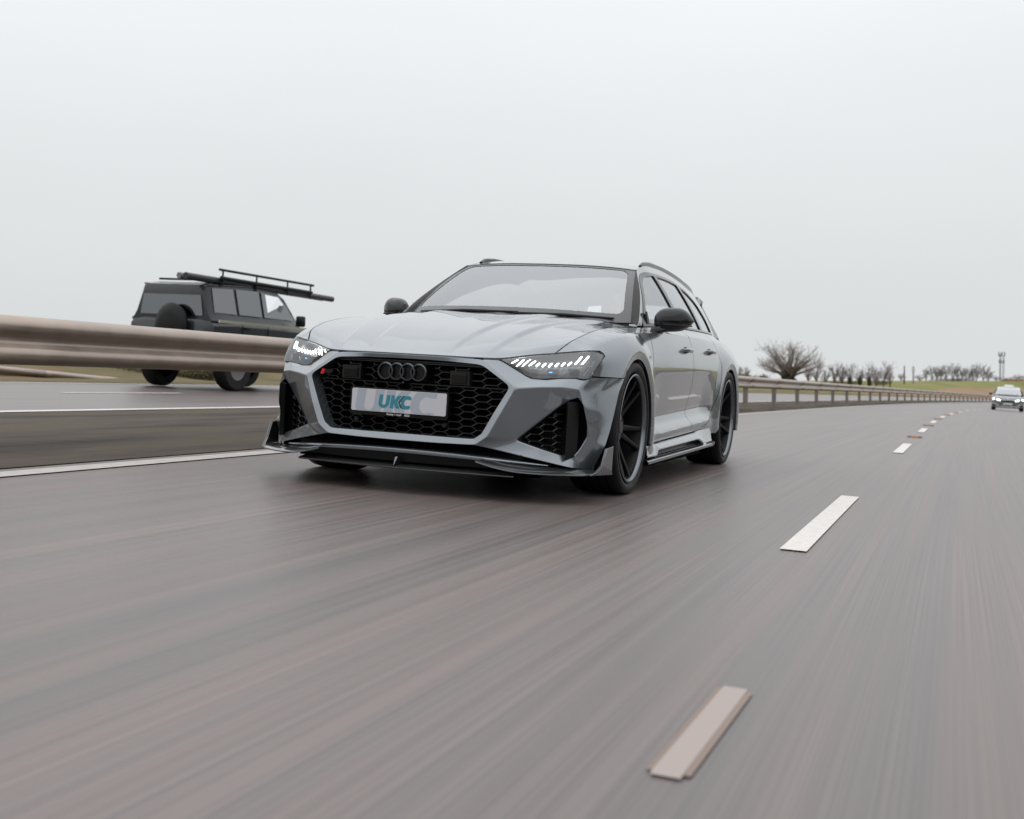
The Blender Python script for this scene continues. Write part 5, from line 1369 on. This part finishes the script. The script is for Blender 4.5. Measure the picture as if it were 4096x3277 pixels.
# ---- hedge and trees on the near verge (out of frame, seen in the car's flank)
hg = empty('verge_hedge', 'long dark hedge on the verge mirrored in the grey car doors', 'hedge', None, ROAD)
g = G(); r = random.Random(31); hs_ = G()
for y in np.arange(-40, 60, 1.4):
    h = 1.1 + .5*math.sin(y*.31) + .3*math.sin(y*.83+1) + (1.6 if abs(y-24) < 4 else 0) + (1.2 if abs(y-6) < 2 else 0)
    b = rp(y, 18.2, .65); leaf_mass(g, (b[0], y, b[2]+h*.5), (1.1, 1.2, h*.6), 130, .16, r)
    hs_.tube([(b[0], y, b[2]-.3),(b[0]+r.gauss(0,.1), y, b[2]+h*.8)], [.04,.015], 4, cap=False)
mk('foliage', g, 'hedge', hg, smooth=False); mk('stem', hs_, 'twig', hg, smooth=False)
# ================================================================== dark off-roader on the opposite carriageway (drives away from the camera)
suv = empty('off_roader', 'dark grey boxy off-roader with roof rack on the opposite carriageway', 'car', mw=ROAD @ Matrix.Translation((-9.45, 9.85, .012)) @ Matrix.Rotation(-.04, 4, 'Z'))
def loft(secs, name, mat, parent, cap=True, **kw):
    g = G().grid(secs); 
    return mk(name, g, mat, parent, **kw)
# lower body: sections along Y, half profile X,Z mirrored
def body_secs(stations):
    P = []
    for y, hw, z0, z1, sh in stations:
        half = [(0,z1),(hw*.70,z1),(hw*.93,z1-.03),(hw,z1-.10),(hw,z1-.28),(hw*.985,(z0+z1)/2),(hw*.97,z0+.1),(hw*.90,z0),(0,z0)]
        P.append([(x, y, z) for x, z in half] + [(-x, y, z) for x, z in half[::-1][1:-1]])
    return P
S = body_secs([(-.02,.80,.42,1.02,0),(.05,.93,.36,1.08,0),(.8,.96,.33,1.10,0),(2.2,.97,.33,1.10,0),(3.4,.97,.33,1.09,0),(3.75,.96,.33,1.05,0),(4.5,.93,.36,1.00,0),(4.9,.86,.40,.92,0),(4.98,.70,.48,.80,0)])
g = G().grid(S, closed_v=True); n = len(S[0]); g.f.append(tuple(range(n))); g.f.append(tuple(range((len(S)-1)*n, len(S)*n))[::-1])
mk('body', g, 'dark_paint', suv, recalc=True)
C_ = []
for y, hw, z0, z1 in ((.04,.78,1.06,1.50),(.10,.80,1.06,1.60),(.5,.82,1.06,1.655),(1.8,.83,1.06,1.675),(2.7,.82,1.06,1.645),(3.0,.80,1.06,1.56),(3.55,.78,1.06,1.12)):
    half = [(0,z1),(hw*.78,z1),(hw*.86,z1-.03),(hw*.98 + .03,z0+.12 if z1 > 1.3 else z0+.02),(hw+.10,z0),(0,z0-.02)]
    C_.append([(x, y, z) for x, z in half] + [(-x, y, z) for x, z in half[::-1][1:-1]])
g = G().grid(C_, closed_v=True); n = len(C_[0]); g.f.append(tuple(range(n)))
mk('cabin', g, 'dark_paint', suv, recalc=True)
# windows on the flanks, screen and back glass
def cab_x(y, z): 
    hw = np.interp(y, [.04,.5,1.8,2.7,3.0,3.55],[.78,.82,.83,.82,.80,.78]); z1 = np.interp(y, [.04,.10,.5,1.8,2.7,3.0,3.55],[1.50,1.60,1.655,1.675,1.645,1.56,1.12])
    za, xa = z1-.03, hw*.86; zb, xb = 1.18, hw*.98+.03
    return xa + (xb-xa)*(za-z)/max(za-zb, .05) + .022
for q in ([(.22,1.19),(.26,1.56),(.95,1.585),(.95,1.19)], [(1.05,1.19),(1.05,1.59),(1.88,1.60),(1.88,1.19)], [(1.98,1.19),(1.98,1.60),(2.72,1.575),(3.02,1.42),(3.22,1.19)]):
    g = G(); n = len(q); g.v = [(cab_x(y,z), y, z) for y, z in q]; g.f = [tuple(range(n))]
    both('side_window', g, 'dark_glass', suv, out=(1,0,0), smooth=False, solid=.004)
mk('rear_window', G().add([(-.70,.018,1.13),(.70,.018,1.13),(.64,.018,1.44),(-.64,.018,1.44)],[(0,1,2,3)]), 'dark_glass', suv, out=(0,-1,0), smooth=False, solid=.01)
mk('windscreen', G().add([(-.70,3.60,1.12),(.70,3.60,1.12),(.62,3.06,1.555),(-.62,3.06,1.555)],[(0,1,2,3)]), 'dark_glass', suv, out=(0,1,.5), smooth=False, solid=.01)
both('waist_trim', G().box((.985,1.9,1.06),(.008,1.75,.022)), 'chrome', suv, smooth=False)
both('side_rubbing_strip', G().box((.978,2.2,.62),(.014,1.3,.05)), 'satin_black', suv, smooth=False)
both('side_step', G().box((.96,2.35,.36),(.07,.95,.03)), 'satin_black', suv, smooth=False)
both('door_mirror', G().box((1.08,3.05,1.18),(.10,.05,.09)), 'gloss_black', suv, mods=[('BEVEL', dict(width=.03, segments=3))])
both('tail_light', G().box((.80,-.01,.72),(.09,.03,.14)), 'tail_red', suv, smooth=False)
for yy in (.72, 3.12):
    for s in (1, -1):
        t = G().lathe([(.62,.22),(.62,.36),(.66,.385),(.84,.385),(.87,.36),(.87,.22)], 32, 'X', (0,yy,.385)); wz = mk('wheel', t if s == 1 else t.mirror(), 'tyre', suv)
        rm = G().lathe([(.85,.225),(.865,.21),(.82,.06),(.83,.001)], 24, 'X', (0,yy,.385)); mk('rim', rm if s == 1 else rm.mirror(), 'disc', wz)
both('wheel_arch', G().grid([[(x, .93 + r_*math.cos(w)*1.29, .385/1.07 + r_*math.sin(w)) for x, r_ in ((.93,.40),(.985,.40),(.99,.46),(.965,.48))] for w in np.linspace(-.1, math.pi+.1, 18)]), 'satin_black', suv)
both('wheel_arch', G().grid([[(x, 4.03 + r_*math.cos(w)*1.29, .385/1.07 + r_*math.sin(w)) for x, r_ in ((.93,.40),(.985,.40),(.99,.46),(.965,.48))] for w in np.linspace(-.1, math.pi+.1, 18)]), 'satin_black', suv)
sw_ = mk('spare_wheel', G().lathe([(-.26,.001),(-.25,.20),(-.22,.31),(-.16,.355),(-.08,.34),(-.02,.25)], 32, 'Y', (.12,0,.95)), 'satin_black', suv)
mk('rear_bumper', G().box((0,-.06,.47),(.88,.09,.08)), 'satin_black', suv, mods=[('BEVEL', dict(width=.03, segments=2))])
both('door_seam', G().box((.974,1.0,.80),(.004,.006,.28)), 'matt_black', suv, smooth=False)
both('door_seam', G().box((.974,1.95,.80),(.004,.006,.28)), 'matt_black', suv, smooth=False)
both('door_handle', G().box((.985,1.15,.98),(.015,.09,.014)), 'gloss_black', suv, smooth=False)
both('gutter', G().tube([(.70,.12,1.60),(.715,1.8,1.665),(.70,2.7,1.63)], .014, 6), 'gloss_black', suv)
for ch in suv.children:
    if not (ch.name.split('.')[0] == 'wheel'): ch.data.transform(Matrix.Diagonal((.90, .775, 1.07, 1)))
# roof rack: bars along, cross bars, a ladder frame and a tube
rk = empty('roof_rack', 'black roof rack carrying long pipes on the dark off-roader', 'roof rack', None, ROAD @ Matrix.Translation((-9.45, 9.85, .012)) @ Matrix.Rotation(-.04, 4, 'Z'))
for x in (.70,):
    mk('side_rail', G().tube([(x,.9,1.97),(x,3.9,1.955)], .022, 8), 'satin_black', rk)
    mk('lower_rail', G().tube([(x,.95,1.84),(x,3.85,1.82)], .030, 8), 'satin_black', rk)
    for y in (1.0, 2.0, 3.0, 3.8): mk('upright', G().tube([(x,y,1.70),(x,y,1.96)], .016, 6), 'satin_black', rk)
for y in (1.0, 2.0, 3.0): mk('cross_bar', G().tube([(-.66,y,1.80),(.72,y,1.80)], .02, 6), 'satin_black', rk)
pp = G().tube([(.62,.1,1.80),(.62,4.75,1.76)], .055, 12)
mk('pipe', pp, 'dark_paint', rk)
mk('pipe', G().tube([(.48,.1,1.80),(.48,4.6,1.76)], .05, 12), 'mast_steel', rk)

for ch in rk.children: ch.data.transform(Matrix.Translation((0, -.50, .02)) @ Matrix.Diagonal((.95, .95, 1.0, 1)))

# ================================================================== oncoming taxi
YT, XT = 70.0, 6.05
tz = float(dzr(YT, XT - float(xe(YT)))); 
taxi = empty('taxi', 'silver grey saloon taxi with lit headlamps coming behind in the other lane', 'car', mw=ROAD @ Matrix.Translation((XT, YT, tz)) @ Matrix.Rotation(-.045, 4, 'Z'))
S = body_secs([(0.0,.55,.30,.62,0),(.06,.80,.22,.74,0),(.25,.90,.20,.80,0),(.7,.925,.20,.88,0),(1.35,.93,.20,.96,0),(2.5,.93,.20,.98,0),(3.6,.93,.20,1.0,0),(4.4,.92,.22,1.02,0),(4.8,.86,.26,1.0,0),(4.86,.75,.35,.92,0)])
g = G().grid(S, closed_v=True); n = len(S[0]); g.f.append(tuple(range(n))); g.f.append(tuple(range((len(S)-1)*n, len(S)*n))[::-1])
mk('body', g, 'taxi_paint', taxi, recalc=True)
C_ = []
for y, hw, z1 in ((1.25,.74,.97),(1.75,.70,1.24),(2.15,.66,1.425),(2.5,.655,1.468),(3.2,.65,1.47),(3.9,.63,1.40),(4.6,.60,1.08)):
    half = [(0,z1),(hw*.75,z1-.005),(hw*.95,z1-.03),(hw*1.0,z1-.07),(.86,.98 if z1 > 1.05 else .95),(0,.93)]
    C_.append([(x, y, z) for x, z in half] + [(-x, y, z) for x, z in half[::-1][1:-1]])
g = G().grid(C_, closed_v=True); n = len(C_[0]); g.f.append(tuple(range(n)))
mk('cabin', g, 'taxi_paint', taxi, recalc=True)
mk('windscreen', G().grid([[(u*w, y - .012 - .10*(1-u*u)*(1 if y < 1.6 else .6), z + .012) for u in np.linspace(-1,1,9)] for y, w, z in ((1.27,.72,.975),(1.75,.655,1.22),(2.12,.60,1.405))]), 'side_glass', taxi, out=(0,-1,.6))
mk('roof', G().grid([[(u*.60, y, z + .004 - .02*u*u) for u in np.linspace(-1,1,9)] for y, z in ((2.14,1.425),(2.5,1.472),(3.2,1.474),(3.9,1.404))]), 'taxi_roof', taxi, out=(0,0,1), solid=.01)
for q in ([(1.55,1.01),(2.0,1.28),(2.3,1.37),(2.72,1.385),(2.76,1.01)], [(2.85,1.01),(2.82,1.39),(3.3,1.385),(3.9,1.30),(4.1,1.03)]):
    g = G(); g.v = [(.885 - .52*(z-.98) + .006, y, z) for y, z in q]; g.f = [tuple(range(len(q)))]; both('side_window', g, 'dark_glass', taxi, out=(1,0,.4), smooth=False, solid=.004)
both('headlight', G().hull8([(.42,-.03,.60),(.42,-.02,.655),(.42,.1,.60),(.42,.1,.655),(.86,.10,.655),(.84,.10,.735),(.86,.2,.655),(.84,.2,.735)]), 'headlight', taxi, smooth=False, recalc=True)
gr = mk('grille', G().prism([(-.40,.62),(-.30,.50),(.30,.50),(.40,.62),(.0,.655)], lambda p: (p[0],-.045,p[1]), lambda p: (p[0],.03,p[1])), 'satin_black', taxi, smooth=False, recalc=True)
for k in range(13):
    x = -.30 + .05*k; mk('grille_bar', G().box((x,-.05,.572),(.008,.008,.055)), 'rim_lip', gr, smooth=False)
mk('grille_surround', G().tube([(-.42,-.045,.63),(-.2,-.055,.655),(0,-.06,.668),(.2,-.055,.655),(.42,-.045,.63)], .014, 6), 'chrome', taxi)
mk('bonnet_emblem', G().lathe([(-.01,.001),(-.008,.03),(0,.04)], 16, 'Y', (0,-.035,.715)), 'chrome', taxi)
tp_ = mk('number_plate', G().box((0,-.075,.425),(.26,.01,.056)), 'sign_white', taxi, smooth=False)
text_mesh('plate_lettering', 'WA63 YTD', .085, (0,-.0865,.395), 'satin_black', tp_, .002)
mk('lower_intake', G().prism([(-.86,.40),(-.55,.30),(.55,.30),(.86,.40),(.86,.30),(.5,.22),(-.5,.22),(-.86,.30)], lambda p: (p[0],-.02+.25*max(0,abs(p[0])-.6),p[1]), lambda p: (p[0],.25,p[1])), 'satin_black', taxi, smooth=False)
mk('lower_trim', G().tube([(-.88,.12,.345),(-.6,-.01,.265),(0,-.04,.255),(.6,-.01,.265),(.88,.12,.345)], .016, 6), 'chrome', taxi)
both('fog_trim', G().tube([(.84,.09,.42),(.66,.0,.40),(.52,-.03,.345)], .014, 6), 'chrome', taxi)
both('door_mirror', G().box((1.0,1.45,.99),(.10,.06,.065)), 'gloss_black', taxi, mods=[('BEVEL', dict(width=.03, segments=3))])
for yy in (.92, 3.75):
    for s in (1, -1):
        t = G().lathe([(.68,.22),(.68,.31),(.72,.333),(.88,.333),(.905,.31),(.905,.22)], 28, 'X', (0,yy,.333)); wz = mk('wheel', t if s == 1 else t.mirror(), 'tyre', taxi)
        rm = G().lathe([(.89,.23),(.90,.21),(.87,.05),(.88,.001)], 24, 'X', (0,yy,.333)); mk('rim', rm if s == 1 else rm.mirror(), 'disc', wz)
mk('underside', G().box((0,2.4,.23),(.80,2.2,.05)), 'matt_black', taxi, smooth=False)
sg = mk('roof_sign', G().hull8([(-.30,2.45,1.46),(-.24,2.49,1.585),(-.30,2.65,1.46),(-.24,2.61,1.585),(.30,2.45,1.46),(.24,2.49,1.585),(.30,2.65,1.46),(.24,2.61,1.585)]), 'sign_white', taxi, recalc=True, mods=[('BEVEL', dict(width=.03, segments=3))])
mk('dashboard', G().box((0,1.55,.98),(.66,.15,.03)), 'interior', taxi, smooth=False)
both('front_seat', G().box((.36,2.55,.95),(.22,.08,.26)).box((.36,2.58,1.25),(.12,.05,.08)), 'seat', taxi, smooth=False)
